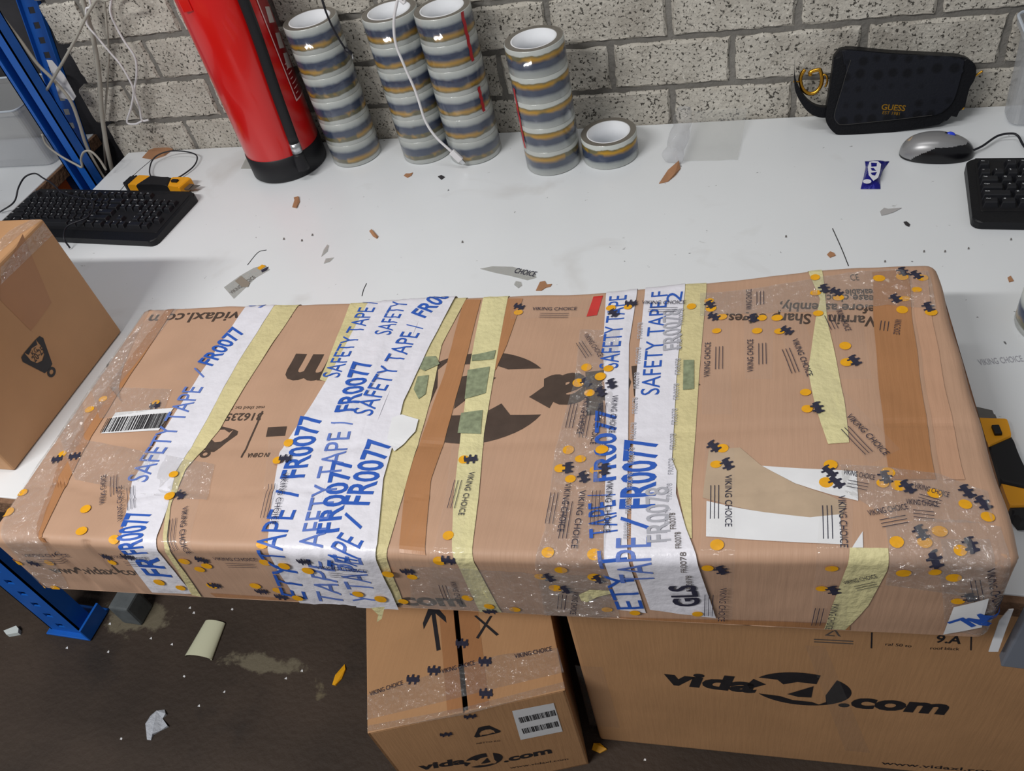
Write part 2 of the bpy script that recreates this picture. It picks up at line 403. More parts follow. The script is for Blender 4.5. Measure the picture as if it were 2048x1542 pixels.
# floor: dark stained concrete
def floor_mat():
    m = mat('stained_concrete', srgb(60, 49, 41), 0.72, 0.35, var=0.3, vscale=3.5, bump=0.25, bscale=70)
    nt = m.node_tree; b = nt.nodes['Principled BSDF']
    src = b.inputs['Base Color'].links[0].from_socket
    tc = nt.nodes.new('ShaderNodeTexCoord')
    def patch(scale, lo, hi, col, prev, seed):
        mp = nt.nodes.new('ShaderNodeMapping'); mp.inputs['Location'].default_value = (seed, seed*.7, 0)
        n = nt.nodes.new('ShaderNodeTexNoise'); n.inputs['Scale'].default_value = scale; n.inputs['Detail'].default_value = 8; n.inputs['Roughness'].default_value = 0.65
        nt.links.new(tc.outputs['Object'], mp.inputs[0]); nt.links.new(mp.outputs[0], n.inputs['Vector'])
        r = nt.nodes.new('ShaderNodeMapRange'); r.inputs[1].default_value = lo; r.inputs[2].default_value = hi; r.inputs[4].default_value = 0.8; nt.links.new(n.outputs['Fac'], r.inputs[0])
        mx = nt.nodes.new('ShaderNodeMix'); mx.data_type = 'RGBA'; nt.links.new(r.outputs[0], mx.inputs[0]); nt.links.new(prev, mx.inputs[6]); mx.inputs[7].default_value = (*col, 1)
        return mx.outputs[2]
    c = patch(3.0, 0.55, 0.72, srgb(34, 29, 27), src, 2.0)
    c = patch(4.5, 0.66, 0.72, srgb(128, 118, 92), c, 5.3)
    c = patch(160, 0.70, 0.74, srgb(150, 140, 122), c, 1.1)
    # two pale worn patches of their own outline
    for (px, py, rx, ry, sd) in FLOORPATCH:
        mp = nt.nodes.new('ShaderNodeMapping'); mp.inputs['Location'].default_value = (-px/rx, -py/ry, 0); mp.inputs['Scale'].default_value = (1/rx, 1/ry, 0)
        nt.links.new(tc.outputs['Object'], mp.inputs[0])
        ln = nt.nodes.new('ShaderNodeVectorMath'); ln.operation = 'LENGTH'; nt.links.new(mp.outputs[0], ln.inputs[0])
        n = nt.nodes.new('ShaderNodeTexNoise'); n.inputs['Scale'].default_value = 16; n.inputs['Detail'].default_value = 8; n.inputs['Roughness'].default_value = 0.7
        nt.links.new(tc.outputs['Object'], n.inputs['Vector'])
        ma = nt.nodes.new('ShaderNodeMath'); ma.operation = 'MULTIPLY_ADD'; nt.links.new(n.outputs['Fac'], ma.inputs[0]); ma.inputs[1].default_value = -2.6; nt.links.new(ln.outputs[1], ma.inputs[2])
        r = nt.nodes.new('ShaderNodeMapRange'); r.inputs[1].default_value = -0.55; r.inputs[2].default_value = -0.85; r.inputs[4].default_value = 0.85; nt.links.new(ma.outputs[0], r.inputs[0])
        mx = nt.nodes.new('ShaderNodeMix'); mx.data_type = 'RGBA'; nt.links.new(r.outputs[0], mx.inputs[0]); nt.links.new(c, mx.inputs[6]); mx.inputs[7].default_value = (*srgb(112, 104, 86), 1); c = mx.outputs[2]
    nt.links.new(c, b.inputs['Base Color']); return m
_a, _b = bz(275, 1235, -TZ), bz(530, 1330, -TZ)
FLOORPATCH = [(_a.x, _a.y, 0.13, 0.06, 1), (_b.x, _b.y, 0.15, 0.03, 2)]
struct(local('floor', boxvf(-3.2, 2.0, -3.2, 0.2, -0.08, 0.0), floor_mat()))

# ================================================================ TABLES AND RACK
def melamine():
    m = mat('white_melamine', srgb(226, 229, 232), 0.28, 0.5, var=0.025, vscale=4)
    nt = m.node_tree; b = nt.nodes['Principled BSDF']; src = b.inputs['Base Color'].links[0].from_socket
    tc = nt.nodes.new('ShaderNodeTexCoord')
    prev = src
    for sc, lo, hi, c in ((85, 0.735, 0.76, (70, 70, 72)), (28, 0.74, 0.80, (150, 148, 146)), (6, 0.62, 0.85, (196, 194, 192))):
        n = nt.nodes.new('ShaderNodeTexNoise'); n.inputs['Scale'].default_value = sc; n.inputs['Detail'].default_value = 4; n.inputs['Distortion'].default_value = 0.5
        nt.links.new(tc.outputs['Object'], n.inputs['Vector'])
        r = nt.nodes.new('ShaderNodeMapRange'); r.inputs[1].default_value = lo; r.inputs[2].default_value = hi; r.inputs[4].default_value = 0.85; nt.links.new(n.outputs['Fac'], r.inputs[0])
        mx = nt.nodes.new('ShaderNodeMix'); mx.data_type = 'RGBA'; nt.links.new(r.outputs[0], mx.inputs[0]); nt.links.new(prev, mx.inputs[6]); mx.inputs[7].default_value = (*srgb(*c), 1); prev = mx.outputs[2]
    nt.links.new(prev, b.inputs['Base Color']); return m
MEL = melamine()
CHIP = mat('bare_chipboard', srgb(120, 92, 72), 0.9, 0.2, var=0.2, vscale=80, bump=0.5, bscale=120)
ORANGE = mat('orange_steel', srgb(214, 96, 30), 0.5, 0.4, var=0.08)
INK = mat('black_ink', srgb(40, 38, 40), 0.8, 0.2)
table = thing('packing_table', 'white melamine packing table with scuffs and crumbs in front of brick wall', 'table', (-1.27, -0.995, 0))
def tl(name, vf, m, root, **k): return part(name, vf[0], vf[1], m, root, **k)
tl('table_top', bevbox(-1.27, 1.6, -0.99, -0.0035, TZ-0.030, TZ, 0.002), MEL, table)
tl('edge_strip', bevbox(-1.27, 1.6, -0.998, -0.988, TZ-0.030, TZ-0.002, 0.001), CHIP, table)
for y in (-0.80, -0.12):
    tl('support_bar', bevbox(-1.27, 1.6, y-0.02, y+0.02, TZ-0.095, TZ-0.03, 0.003), ORANGE, table)
for x in (1.5,):
    for y in (-0.93, -0.1): tl('leg', bevbox(x, x+0.06, y-0.03, y+0.03, 0.0, TZ-0.03, 0.004), mat('blue_steel', srgb(16, 92, 184), 0.45, 0.5, var=0.06), table)
for pts in ([(306, 317), (268, 350), (238, 384)], [(1665, 457), (1683, 497), (1697, 532)], [(495, 530), (516, 505), (533, 500)], [(733, 567), (727, 580), (724, 592)], [(588, 0)]):
    if len(pts) < 2: continue
    P = [bz(u, v, 0.0003) for u, v in pts]; tl('scratch', tube(P, 0.0007, 5), INK, table)
tl('drawer_front', bevbox(0.474, 1.0, -1.012, -0.998, TZ-0.116, TZ-0.006, 0.002), mat('slate_grey_board', srgb(112, 117, 128), 0.6, 0.4), table)
P = [by(u, v, -1.013) for u, v in ((2017, 1218), (2027, 1217), (2010, 1262), (1996, 1302), (1977, 1302), (1998, 1240))]
sp = part('paper_strip', [p+Vector((0, dy, 0)) for dy in (0, -0.001) for p in P], [(0, 1, 2, 3, 4, 5), (11, 10, 9, 8, 7, 6)]+[(i, (i+1) % 6, 6+(i+1) % 6, 6+i) for i in range(6)], mat('white_paper', srgb(225, 226, 230), 0.8, 0.2), table)
table2 = thing('side_table', 'white side table beyond the blue rack post, carrying a clear bin', 'table', (-2.5, -0.99, 0))
tl('table_top', bevbox(-2.6, -1.445, -0.99, 0.10, TZ-0.030, TZ, 0.002), MEL, table2)
tl('edge_strip', bevbox(-1.4455, -1.436, -0.99, 0.10, TZ-0.030, TZ-0.002, 0.001), CHIP, table2)
tl('support_bar', bevbox(-2.6, -1.45, -0.10, -0.05, TZ-0.115, TZ-0.03, 0.003), ORANGE, table2)
for x in (-2.55,):
    for y in (-0.93, 0.03): tl('leg', bevbox(x, x+0.06, y-0.03, y+0.03, 0.0, TZ-0.03, 0.004), MATS['blue_steel'], table2)
tl('leg', bevbox(-1.52, -1.46, 0.0, 0.06, 0.0, TZ-0.03, 0.004), MATS['blue_steel'], table2)

BLUE = MATS['blue_steel']; BLACK = mat('matte_black', srgb(16, 16, 20), 0.6, 0.4)
rack = thing('rack_frame', 'blue steel pallet rack frame standing between the two tables', 'rack', (-1.37, -0.85, 0))
def post(x0, x1, y0, y1, z0, z1, root, holes):
    """C-channel upright: front flanges with an open groove, sides and back"""
    t = 0.003; g0 = x0+0.011; g1 = x0+0.034
    vf = merge(boxvf(x0, g0, y0, y0+t, z0, z1), boxvf(g1, x1, y0, y0+t, z0, z1), boxvf(x0, x0+t, y0, y1, z0, z1), boxvf(x1-t, x1, y0, y1, z0, z1), boxvf(x0, x1, y1-t, y1, z0, z1))
    o = part('post', vf[0], vf[1], BLUE, root)
    return o
def pierced(x0, x1, ha, hb, y0, y1, z0, z1, holes):
    """plate with real openings: ha..hb across, holes = list of (z low, z high)"""
    b = [boxvf(x0, ha, y0, y1, z0, z1), boxvf(hb, x1, y0, y1, z0, z1)]; z = z0
    for lo, hi in holes:
        b.append(boxvf(ha, hb, y0, y1, z, lo)); z = hi
    b.append(boxvf(ha, hb, y0, y1, z, z1)); return merge(*b)
pf = part('post', *merge(pierced(-1.423, -1.327, -1.386, -1.364, -0.872, -0.868, 0.0, 1.75, [(0.027+k*0.05, 0.043+k*0.05) for k in range(34)]), boxvf(-1.423, -1.419, -0.872, -0.828, 0.0, 1.75), boxvf(-1.331, -1.327, -0.872, -0.828, 0.0, 1.75)), BLUE, rack)
part('foot_plate', *bevbox(-1.430, -1.300, -0.885, -0.80, 0.0, 0.006, 0.002), BLUE, rack)
part('foot_flange', *xf(bevbox(-0.003, 0.003, -0.04, 0.035, 0.0, 0.045, 0.001), Matrix.Translation((-1.300, -0.845, 0.004))), BLUE, rack)
post(-1.375, -1.318, -0.10, -0.07, 0.0, 1.75, rack, 0)
P0, P1 = Vector((-1.355, -0.075, TZ-0.03)), Vector((-1.355, 0.10, TZ+0.50))
# perforated brace leaning back towards the wall
def brace(name, A, B, wx, th, m, root):
    d = (B-A); L = d.length; d.normalize(); x = Vector((1, 0, 0)); n = x.cross(d).normalized()
    M = Matrix((x, n, d)).transposed().to_4x4(); M.translation = A
    hs = []; k = 0.03
    while k+0.02 < L: hs.append((k, k+0.013)); k += 0.031
    t_ = 0.002
    v, f = xf(merge(pierced(-wx/2, wx/2, -0.012, 0.004, -th/2, -th/2+t_, 0, L, hs), boxvf(-wx/2, -wx/2+t_, -th/2, th/2, 0, L), boxvf(wx/2-t_, wx/2, -th/2, th/2, 0, L)), M); o = part(name, v, f, m, root)
    return o, M, L
bo, BM, BLn = brace('perforated_brace', P0, P1, 0.055, 0.012, BLUE, rack)
part('cross_bar', *bevbox(-1.385, -1.335, -0.83, -0.10, 0.22, 0.26, 0.003), BLUE, rack)
part('cross_bar', *bevbox(-1.385, -1.335, -0.83, -0.10, 1.30, 1.34, 0.003), BLUE, rack)
gb = tag(part('rubber_block', *bevbox(-1.24, -1.185, -0.83, -0.775, 0.0, 0.075, 0.006), mat('grey_rubber', srgb(92, 97, 99), 0.7, 0.3, var=0.2)), 'grey block on the floor beside the blue rack foot', 'block')

# ================================================================ BIG TAPED CARTON
CARD = cardboard('kraft_board', srgb(183, 147, 122))
CARD_D = cardboard('kraft_board_brown', srgb(164, 112, 70), 0.10)
TH = math.radians(3.7)
class Carton:
    maxlen = 0.007
    L, D, r, re = 1.138, 0.427, 0.011, 0.014
    e1 = Vector((math.cos(TH), math.sin(TH), 0)); e2 = Vector((-math.sin(TH), math.cos(TH), 0))
    O = V(-0.700, -1.1222, 0.0007)
    def H(c, s, t):
        k = min(max((s-0.70)/0.36, 0), 1); k = k*k*(3-2*k)
        return 0.118+0.024*k
    def xs(c, s, w):
        """cross-section point (t from back, z) and outward normal for wrap coordinate w"""
        H = c.H(s, w); D = c.D; r = c.r
        def corner(cx, cz, th): return (cx+r*math.sin(th), cz+r*math.cos(th)), (math.sin(th), math.cos(th))
        if w < -r: return (0.0, max(H+w, 0.0)), (-1.0, 0.0)
        if w < r:  return corner(r, H-r, (w-r)/(2*r)*math.pi/2)
        if w < D-r: return (w, H), (0.0, 1.0)
        if w < D+r: return corner(D-r, H-r, (w-(D-r))/(2*r)*math.pi/2)
        return (D, max(H-(w-D), 0.0)), (1.0, 0.0)
    def pt(c, s, w, off=0.0):
        (t, z), (nt, nz) = c.xs(s, w); x = s; L = c.L; re = c.re; nx = 0.0
        k = 1.0
        for e, sg in ((s, -1), (L-s, 1)):
            if e < re:
                ph = max(e, 0)/re*math.pi/2
                ins = re*(1-math.sin(ph)); x = (re*(1-math.cos(ph)) if sg < 0 else L-re*(1-math.cos(ph)))
                t -= nt*ins; z -= nz*ins; nx = sg*math.cos(ph); k = math.sin(ph)
        # dents, bulges, a crease across the lid
        q = Vector((s*7, w*9, 1.3)); d = 0.0022*noise.noise(q)+0.0009*noise.noise(q*4.1)
        d += 0.004*math.exp(-((s-1.05)/0.09)**2)*math.exp(-((w-0.40)/0.10)**2)
        if 0.02 < w < c.D-0.005:
            d -= 0.0012*math.exp(-((w-0.272-0.01*math.sin(s*5))/0.006)**2)
            d -= 0.0020*math.exp(-((w-0.352+0.02*noise.noise(Vector((s*9, 0, 0))))/0.003)**2)*(1 if s < 0.42 else 0.2)
        if w > c.D:
            for sc, sl in ((0.085, 0.10), (0.145, 0.12)):
                d -= 0.004*math.exp(-((s-sc-sl*(w-c.D))/0.004)**2)
        if z < 0.02: d *= z/0.02
        d *= min(1.0, max(0.0, (min(s, L-s))/0.02))
        o = off+d
        # the battered right end sags outwards a little
        if s > 0.9: x += 0.004*((s-0.9)/0.24)*noise.noise(Vector((w*12, 5.1, 0)))
        t *= 1-0.014*min(1, max(0, (s-0.25)/0.88))          # the front face runs slightly askew
        p = c.O+c.e1*(x+nx*off)+c.e2*(c.D-(t+nt*o*k))+Vector((0, 0, max(z+nz*o*k, 0.0)))
        return p
    def build(c):
        c.S = []; s = 0.0
        while s < c.L-1e-6:
            c.S.append(s); s += 0.003 if (s < 0.015 or s > c.L-0.016 or 0.07 < s < 0.17) else 0.0075
        c.S.append(c.L)
        c.Wv = []; w = -0.118
        while w < c.D+0.142:
            c.Wv.append(w); nr = min(abs(w), abs(w-c.D)); w += 0.0025 if nr < 0.013 else 0.006
        n, m = len(c.S), len(c.Wv); v, f = [], []
        for s in c.S:
            for w_ in c.Wv: v.append(c.pt(s, w_))
        for i in range(n-1):
            for j in range(m-1): f.append((i*m+j, i*m+j+1, (i+1)*m+j+1, (i+1)*m+j))
        c.m = m; c.verts = v; c.nf = len(f)
        c.bvh = BVHTree.FromPolygons(v, f)
        f.append(tuple(range(m-1, -1, -1))); f.append(tuple((n-1)*m+j for j in range(m)))
        return v, f
    def inv(c, px):
        d = ray(*px).normalized()
        h, n, i, dist = c.bvh.ray_cast(CAM, d)
        if h is None:
            h, n, i, dist = c.bvh.find_nearest(bz(px[0], px[1], 0.12 if px[1] < 800 else 0.004))
        a, b = divmod(i, c.m-1)
        s0, s1, w0, w1 = c.S[a], c.S[a+1], c.Wv[b], c.Wv[b+1]
        p00, p10, p01 = c.verts[a*c.m+b], c.verts[(a+1)*c.m+b], c.verts[a*c.m+b+1]
        eu, ev, dd = p10-p00, p01-p00, h-p00
        A, B, C_ = eu.dot(eu), eu.dot(ev), ev.dot(ev); det = A*C_-B*B
        if abs(det) < 1e-14: return (s0, w0)
        x = (dd.dot(eu)*C_-dd.dot(ev)*B)/det; y = (dd.dot(ev)*A-dd.dot(eu)*B)/det
        return (s0+(s1-s0)*min(max(x, 0), 1), w0+(w1-w0)*min(max(y, 0), 1))
CT = Carton()
carton = thing('taped_carton', 'long flat cardboard carton wound with white lettered tape lying across the white table', 'carton', CT.O)
cv, cf = CT.build()
part('carton_body', cv, cf, CARD, carton, smooth=True)

# ---------------------------------------------------------------- print and tape on the big carton
PRINT = mat('dark_carton_print', srgb(74, 60, 52), 0.6, 0.3, var=0.12, vscale=60)
BTAPE = cardboard('brown_paper_tape', srgb(170, 120, 80), 0.08, 0.38, 0.5)
BTAPE2 = cardboard('brown_paper_tape_pale', srgb(192, 150, 122), 0.06, 0.38, 0.5)
WTAPE = mat('white_safety_tape', srgb(222, 220, 228), 0.35, 0.5, var=0.04, vscale=25, bump=0.25, bscale=45)
YTAPE = mat('pale_masking_tape', srgb(204, 192, 144), 0.6, 0.35, var=0.07, vscale=30, bump=0.25, bscale=140)
YTAPE2 = mat('lit_masking_tape', srgb(212, 203, 154), 0.6, 0.35, var=0.07, vscale=30, bump=0.25, bscale=140)  # lighter copy of the same tape, brighter light put into its colour
CLEAR = film('clear_packing_tape', (1.0, 0.998, 0.995), 0.015, 0.09, 0.03, 0.45, (40, 14, 40))
CRUMPLE = film('crumpled_clear_tape', (1.0, 0.998, 0.995), 0.13, 0.07, 0.09, 2.2, (80, 60, 80))
BLUEINK = mat('blue_lettering', srgb(42, 88, 178), 0.45, 0.4)
BLUEINK2 = mat('faded_blue_lettering', srgb(92, 118, 190), 0.45, 0.4)
NAVYINK = mat('navy_print', srgb(44, 44, 62), 0.5, 0.4, var=0.2, vscale=200)
GREYINK = mat('grey_print', srgb(92, 84, 80), 0.6, 0.3)
FADEINK = mat('faded_grey_print', srgb(168, 168, 176), 0.6, 0.3)
YELINK = mat('amber_print', srgb(226, 162, 24), 0.45, 0.4, var=0.08, vscale=120)
PAPER = mat('label_paper', srgb(222, 222, 224), 0.7, 0.3, var=0.03)
TORN = mat('torn_label_layer', srgb(182, 160, 136), 0.8, 0.2, var=0.10, vscale=25)
RED = mat('red_sticker', srgb(200, 36, 30), 0.5, 0.4, var=0.1, vscale=60)
def cp(name, vf, m, parent=carton, smooth=False): return part(name, vf[0], vf[1], m, parent, smooth)
# printed on the board
class _LP:
    def append(s, vf): cp('carton_print', vf, PRINT)
lp = _LP()
def put(s, A, B, h, bold=0.02, **k): lp.append(txt(CT, s, A, B, h, 0.0004, bold, **k))
put('www.vidaxl.com', (590, 622), (303, 630), 0.021, 0.015)
put('vida', (1392, 716), (1088, 758), 0.066, 0.045)
put('.com', (838, 716), (590, 712), 0.066, 0.045)
lg = shape(CT, LOGO, (948, 792), math.pi-0.02, 0.098, 0.077, 0.0004); cp('logo_print', lg, PRINT)
put('316235', (527, 826), (455, 828), 0.0125)
put('mat shed tac kilo', (530, 812), (452, 814), 0.006, 0)
put('IN CHINA', (541, 906), (497, 907), 0.007)
lp.append(shape(CT, WEIGHT, (436, 876), math.pi+0.25, 0.026, 0.021, 0.0004))
lp.append(polyvf(CT, [(524, 822), (527, 823), (484, 916), (481, 915)], 0.0004))
lp.append(polyvf(CT, [(536, 855), (574, 853), (570, 872), (532, 874)], 0.0004))
put('Warning: Sharp edges.', (1770, 636), (1452, 628), 0.018)
put('Before assembly,', (1768, 612), (1560, 606), 0.016)
put('please check', (1766, 592), (1640, 590), 0.013)
put('Breakable', (1762, 578), (1690, 580), 0.012)
put('CE', (1702, 562), (1719, 561), 0.012, 0)
put('www.vidaxl.com', (108, 1146), (297, 1150), 0.017, 0.01)
put('.com', (792, 1209), (932, 1212), 0.024, 0.04)
# brown paper tape
for nm, l, r, m in (
    ('brown_tape', [(334, 615), (222, 765), (118, 925), (74, 1050)], [(352, 610), (268, 740), (180, 880), (118, 1000), (95, 1085)], BTAPE),
    ('brown_tape', [(1744, 545), (1752, 700), (1780, 960)], [(1815, 540), (1836, 720), (1872, 960)], BTAPE),
    ('brown_tape', [(1820, 545), (1845, 720), (1885, 960)], [(1852, 545), (1880, 720), (1930, 960)], BTAPE2),
    ('brown_tape', [(928, 600), (890, 745), (842, 880), (812, 960), (800, 1105)], [(962, 600), (926, 745), (890, 880), (862, 960), (852, 1110)], BTAPE),
    ('brown_tape', [(1014, 598), (996, 690), (985, 740)], [(1046, 598), (1014, 690), (992, 740)], BTAPE),
    ('brown_tape', [(420, 1185), (800, 1212), (1200, 1232), (1700, 1246)], [(430, 1198), (800, 1228), (1200, 1248), (1700, 1262)], BTAPE)):
    cp(nm, stripvf(CT, l, r, 0.0009, 90, 8), m)
# pale yellow masking tape
YT = [
 ([(553, 600), (470, 730), (395, 870), (350, 950), (330, 1040), (330, 1090), (385, 1188)], [(602, 600), (528, 715), (440, 860), (372, 940), (342, 1010), (340, 1090), (404, 1192)], YTAPE, 0.02),
 ([(702, 600), (672, 680), (640, 760)], [(738, 598), (700, 690), (655, 765)], YTAPE, 0.02),
 ([(905, 602), (838, 700), (795, 800), (768, 960), (752, 1090), (790, 1206)], [(932, 600), (884, 690), (862, 800), (818, 950), (778, 1090), (806, 1202)], YTAPE, 0.02),
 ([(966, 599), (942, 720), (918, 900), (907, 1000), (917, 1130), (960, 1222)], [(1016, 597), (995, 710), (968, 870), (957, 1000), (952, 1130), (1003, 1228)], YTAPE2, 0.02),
 ([(1368, 580), (1350, 740), (1345, 930), (1368, 1040), (1372, 1075)], [(1413, 580), (1399, 740), (1390, 880), (1382, 980), (1384, 1078)], YTAPE, 0.02),
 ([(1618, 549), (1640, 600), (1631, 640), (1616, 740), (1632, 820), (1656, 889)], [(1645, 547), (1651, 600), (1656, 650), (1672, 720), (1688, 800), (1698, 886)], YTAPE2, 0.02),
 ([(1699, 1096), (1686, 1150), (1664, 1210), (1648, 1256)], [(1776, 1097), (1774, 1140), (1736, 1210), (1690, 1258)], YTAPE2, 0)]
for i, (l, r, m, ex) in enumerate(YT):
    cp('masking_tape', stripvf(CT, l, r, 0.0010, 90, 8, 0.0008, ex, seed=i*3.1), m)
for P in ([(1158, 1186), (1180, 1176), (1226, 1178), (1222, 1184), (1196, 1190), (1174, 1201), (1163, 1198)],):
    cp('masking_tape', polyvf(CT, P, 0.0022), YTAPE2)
# logo showing green through the masking tape
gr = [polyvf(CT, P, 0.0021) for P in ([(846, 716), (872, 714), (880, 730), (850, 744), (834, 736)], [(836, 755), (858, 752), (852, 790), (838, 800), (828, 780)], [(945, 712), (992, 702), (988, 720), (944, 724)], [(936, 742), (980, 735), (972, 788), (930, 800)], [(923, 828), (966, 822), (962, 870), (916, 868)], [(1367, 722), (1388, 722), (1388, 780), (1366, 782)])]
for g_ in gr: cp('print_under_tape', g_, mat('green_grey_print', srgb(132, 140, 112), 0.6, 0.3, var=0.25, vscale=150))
# white paper labels
cp('label', polyvf(CT, [(232, 826), (348, 817), (318, 862), (203, 868)], 0.0012), PAPER)
b1 = barcode(CT, (255, 848), -0.10, 0.070, 0.026, 0.0016, seed=3); b2 = barcode(CT, (315, 843), -0.10, 0.03, 0.026, 0.0016, seed=4)
cp('barcode', merge(b1, b2), INK)
cp('label', polyvf(CT, [(1413, 1003), (1470, 1016), (1530, 1026), (1620, 1036), (1680, 1030), (1684, 1090), (1560, 1084), (1412, 1074)], 0.0012), PAPER)
cp('label', polyvf(CT, [(1524, 933), (1600, 938), (1712, 944), (1716, 1003), (1660, 990), (1590, 968)], 0.0012), PAPER)
cp('torn_label', polyvf(CT, [(1418, 900), (1480, 896), (1520, 930), (1590, 968), (1660, 992), (1692, 1008), (1684, 1034), (1620, 1036), (1530, 1026), (1470, 1014), (1405, 996)], 0.0008), TORN)
cp('label', polyvf(CT, [(1704, 1096), (1725, 1064), (1726, 1096)], 0.0012), PAPER)
cp('label', polyvf(CT, [(786, 838), (805, 832), (838, 842), (832, 866), (812, 888), (790, 906), (776, 880)], 0.0032), PAPER)
lb = cp('label', polyvf(CT, [(1906, 1208), (1976, 1190), (1962, 1248), (1885, 1263)], 0.0034), PAPER)
cp('scribble', merge(txt(CT, 'L', (1925, 1228), (1893, 1238), 0.022, 0.0039, 0.02), txt(CT, 'M', (1960, 1220), (1930, 1232), 0.024, 0.0039, 0.03)), BLUEINK, lb)
cp('red_sticker', polyvf(CT, [(1187, 594), (1206, 592), (1194, 631), (1173, 634)], 0.0008), RED)
# white safety tape with blue lettering
ST = [
 ([(498, 603), (440, 690), (372, 795), (300, 905), (265, 965), (247, 1060), (243, 1078), (305, 1183)], [(555, 600), (480, 720), (415, 840), (352, 945), (335, 1020), (314, 1088), (386, 1186)], 0.0013, 0.0008,
  [('S', (524, 618), (538, 598), .030, 0, 1), ('FR0077', (424, 734), (494, 662), .028, .022, 0), ('/', (407, 757), (417, 748), .028, 0, 1), ('SAFETY TAPE', (293, 966), (408, 776), .030, 0, 1), ('FR0077', (296, 1104), (306, 1022), .034, .022, 0), ('FR', (345, 1152), (314, 1112), .034, .02, 0)]),
 ([(738, 598), (655, 760), (612, 830), (560, 905), (545, 1000), (537, 1090), (600, 1204)], [(800, 596), (735, 740), (690, 850), (655, 950), (630, 1090), (665, 1212)], 0.0013, 0.0022,
  [('SAFETY TAPE /', (678, 757), (757, 602), .026, 0, 0), ('FR0077', (608, 957), (646, 830), .030, .022, 0), ('/', (597, 996), (602, 976), .03, 0, 0), ('TAPE', (577, 1120), (594, 1022), .034, 0, 0), ('ETY', (616, 1196), (592, 1128), .034, 0, 0)]),
 ([(768, 597), (716, 740), (672, 850), (640, 950), (615, 1090), (640, 1208)], [(858, 596), (800, 740), (742, 880), (715, 980), (690, 1090), (716, 1214)], 0.0019, 0.0024,
  [('SAFETY', (781, 673), (818, 606), .026, 0, 0), ('FR0077', (712, 826), (748, 724), .029, .022, 0), ('AFETY TAPE /', (648, 1096), (708, 842), .030, 0, 1), ('FR0077', (678, 1066), (708, 918), .026, .02, 0), ('TAPE', (690, 1206), (668, 1122), .032, 0, 1)]),
 ([(852, 600), (800, 690), (742, 810), (712, 900), (696, 1000), (678, 1090), (714, 1210)], [(910, 600), (862, 690), (808, 806), (790, 880), (768, 960), (756, 1090), (798, 1214)], 0.0030, 0.0014,
  [('SAFETY TAPE /', (744, 836), (850, 655), .028, 0, 0), ('FR00', (850, 640), (902, 592), .027, .022, 0), ('FR0077', (738, 1014), (786, 882), .032, .022, 0), ('/', (722, 1062), (736, 1042), .03, 0, 0), ('TAPE', (714, 1140), (730, 1086), .034, 0, 0), ('Y TAPE', (762, 1202), (724, 1112), .034, 0, 1)]),
 ([(1212, 592), (1206, 700), (1214, 870), (1208, 1060), (1240, 1218)], [(1274, 588), (1258, 690), (1256, 900), (1254, 1080), (1292, 1224)], 0.0013, 0.0010,
  [('SAFETY TAPE', (1236, 738), (1254, 592), .024, 0, 0), ('FR0077', (1231, 962), (1232, 820), .024, .02, 0), ('TAPE /', (1236, 1072), (1230, 985), .030, 0, 0), ('ETY T', (1288, 1214), (1252, 1098), .030, 0, 0)]),
 ([(1290, 588), (1272, 760), (1264, 960), (1262, 1092), (1300, 1216)], [(1370, 582), (1354, 740), (1342, 960), (1340, 1090), (1372, 1226)], 0.0020, 0.0007,
  [('SAFETY TAPE F', (1318, 792), (1336, 584), .022, 0, 0), ('FR0077', (1308, 1018), (1314, 878), .036, .022, 0), ('/', (1296, 1062), (1300, 1040), .03, .01, 0), ('TAPE', (1310, 1160), (1302, 1076), .036, 0, 1), ('2', (1362, 606), (1366, 586), .02, 0, 0)]),
 ([(1340, 960), (1336, 1040), (1334, 1092), (1372, 1224)], [(1352, 990), (1372, 1060), (1392, 1110), (1432, 1232)], 0.0028, 0.0006,
  [])]
for i, (l, r, off, wr, tx) in enumerate(ST):
    st = cp('safety_tape', stripvf(CT, l, r, off, 130, 12, wr, 0.03, seed=11+i*5.7), WTAPE, smooth=True)
    for s, A, B, h, bo, fd in tx: cp('lettering', txt(CT, s, A, B, h, (lambda a_, b_, o_=off, w_=wr, s_=11+i*5.7: o_+w_*max(0, noise.noise(Vector((a_*90+s_, b_*14, s_))))+0.0006), bo), BLUEINK2 if fd else BLUEINK, st)
    if i == 5:
        sm = []
        for q in range(9):
            y = 620+q*50; x = 1366-q*3.2
            sm.append(txt(CT, 'FR0078', (x, y+32), (x+1, y), .006, off+0.0012, 0))
            sm.append(txt(CT, 'FR0078', (x-82, y+60), (x-81, y+28), .006, off+0.0012, 0))
        sm.append(txt(CT, 'FR0078', (1362, 700), (1360, 620), .022, off+0.0012, .01)); sm.append(txt(CT, 'FR0078', (1342, 1085), (1336, 976), .024, off+0.0012, .01))
        for g_ in sm: cp('small_lettering', g_, FADEINK, st)
    if i == 6:
        sm = [txt(CT, 'FR0078', (1352+q*11, 1062+q*38), (1350+q*11, 1030+q*38), .006, off+0.0014, 0) for q in range(4)]
        for g_ in sm: cp('small_lettering', g_, GREYINK, st)
        cp('lettering', txt(CT, 'GLS', (1400, 1204), (1388, 1162), .026, off+0.0016, .03), NAVYINK, st)
fl = part('hanging_tape_end', *polyvf(Face(by(757, 1212, -1.12), (1, 0, 0), (0, 0, -1)), [(742, 1214), (770, 1212), (764, 1236), (754, 1243), (757, 1228)], 0.001), YTAPE2, carton)
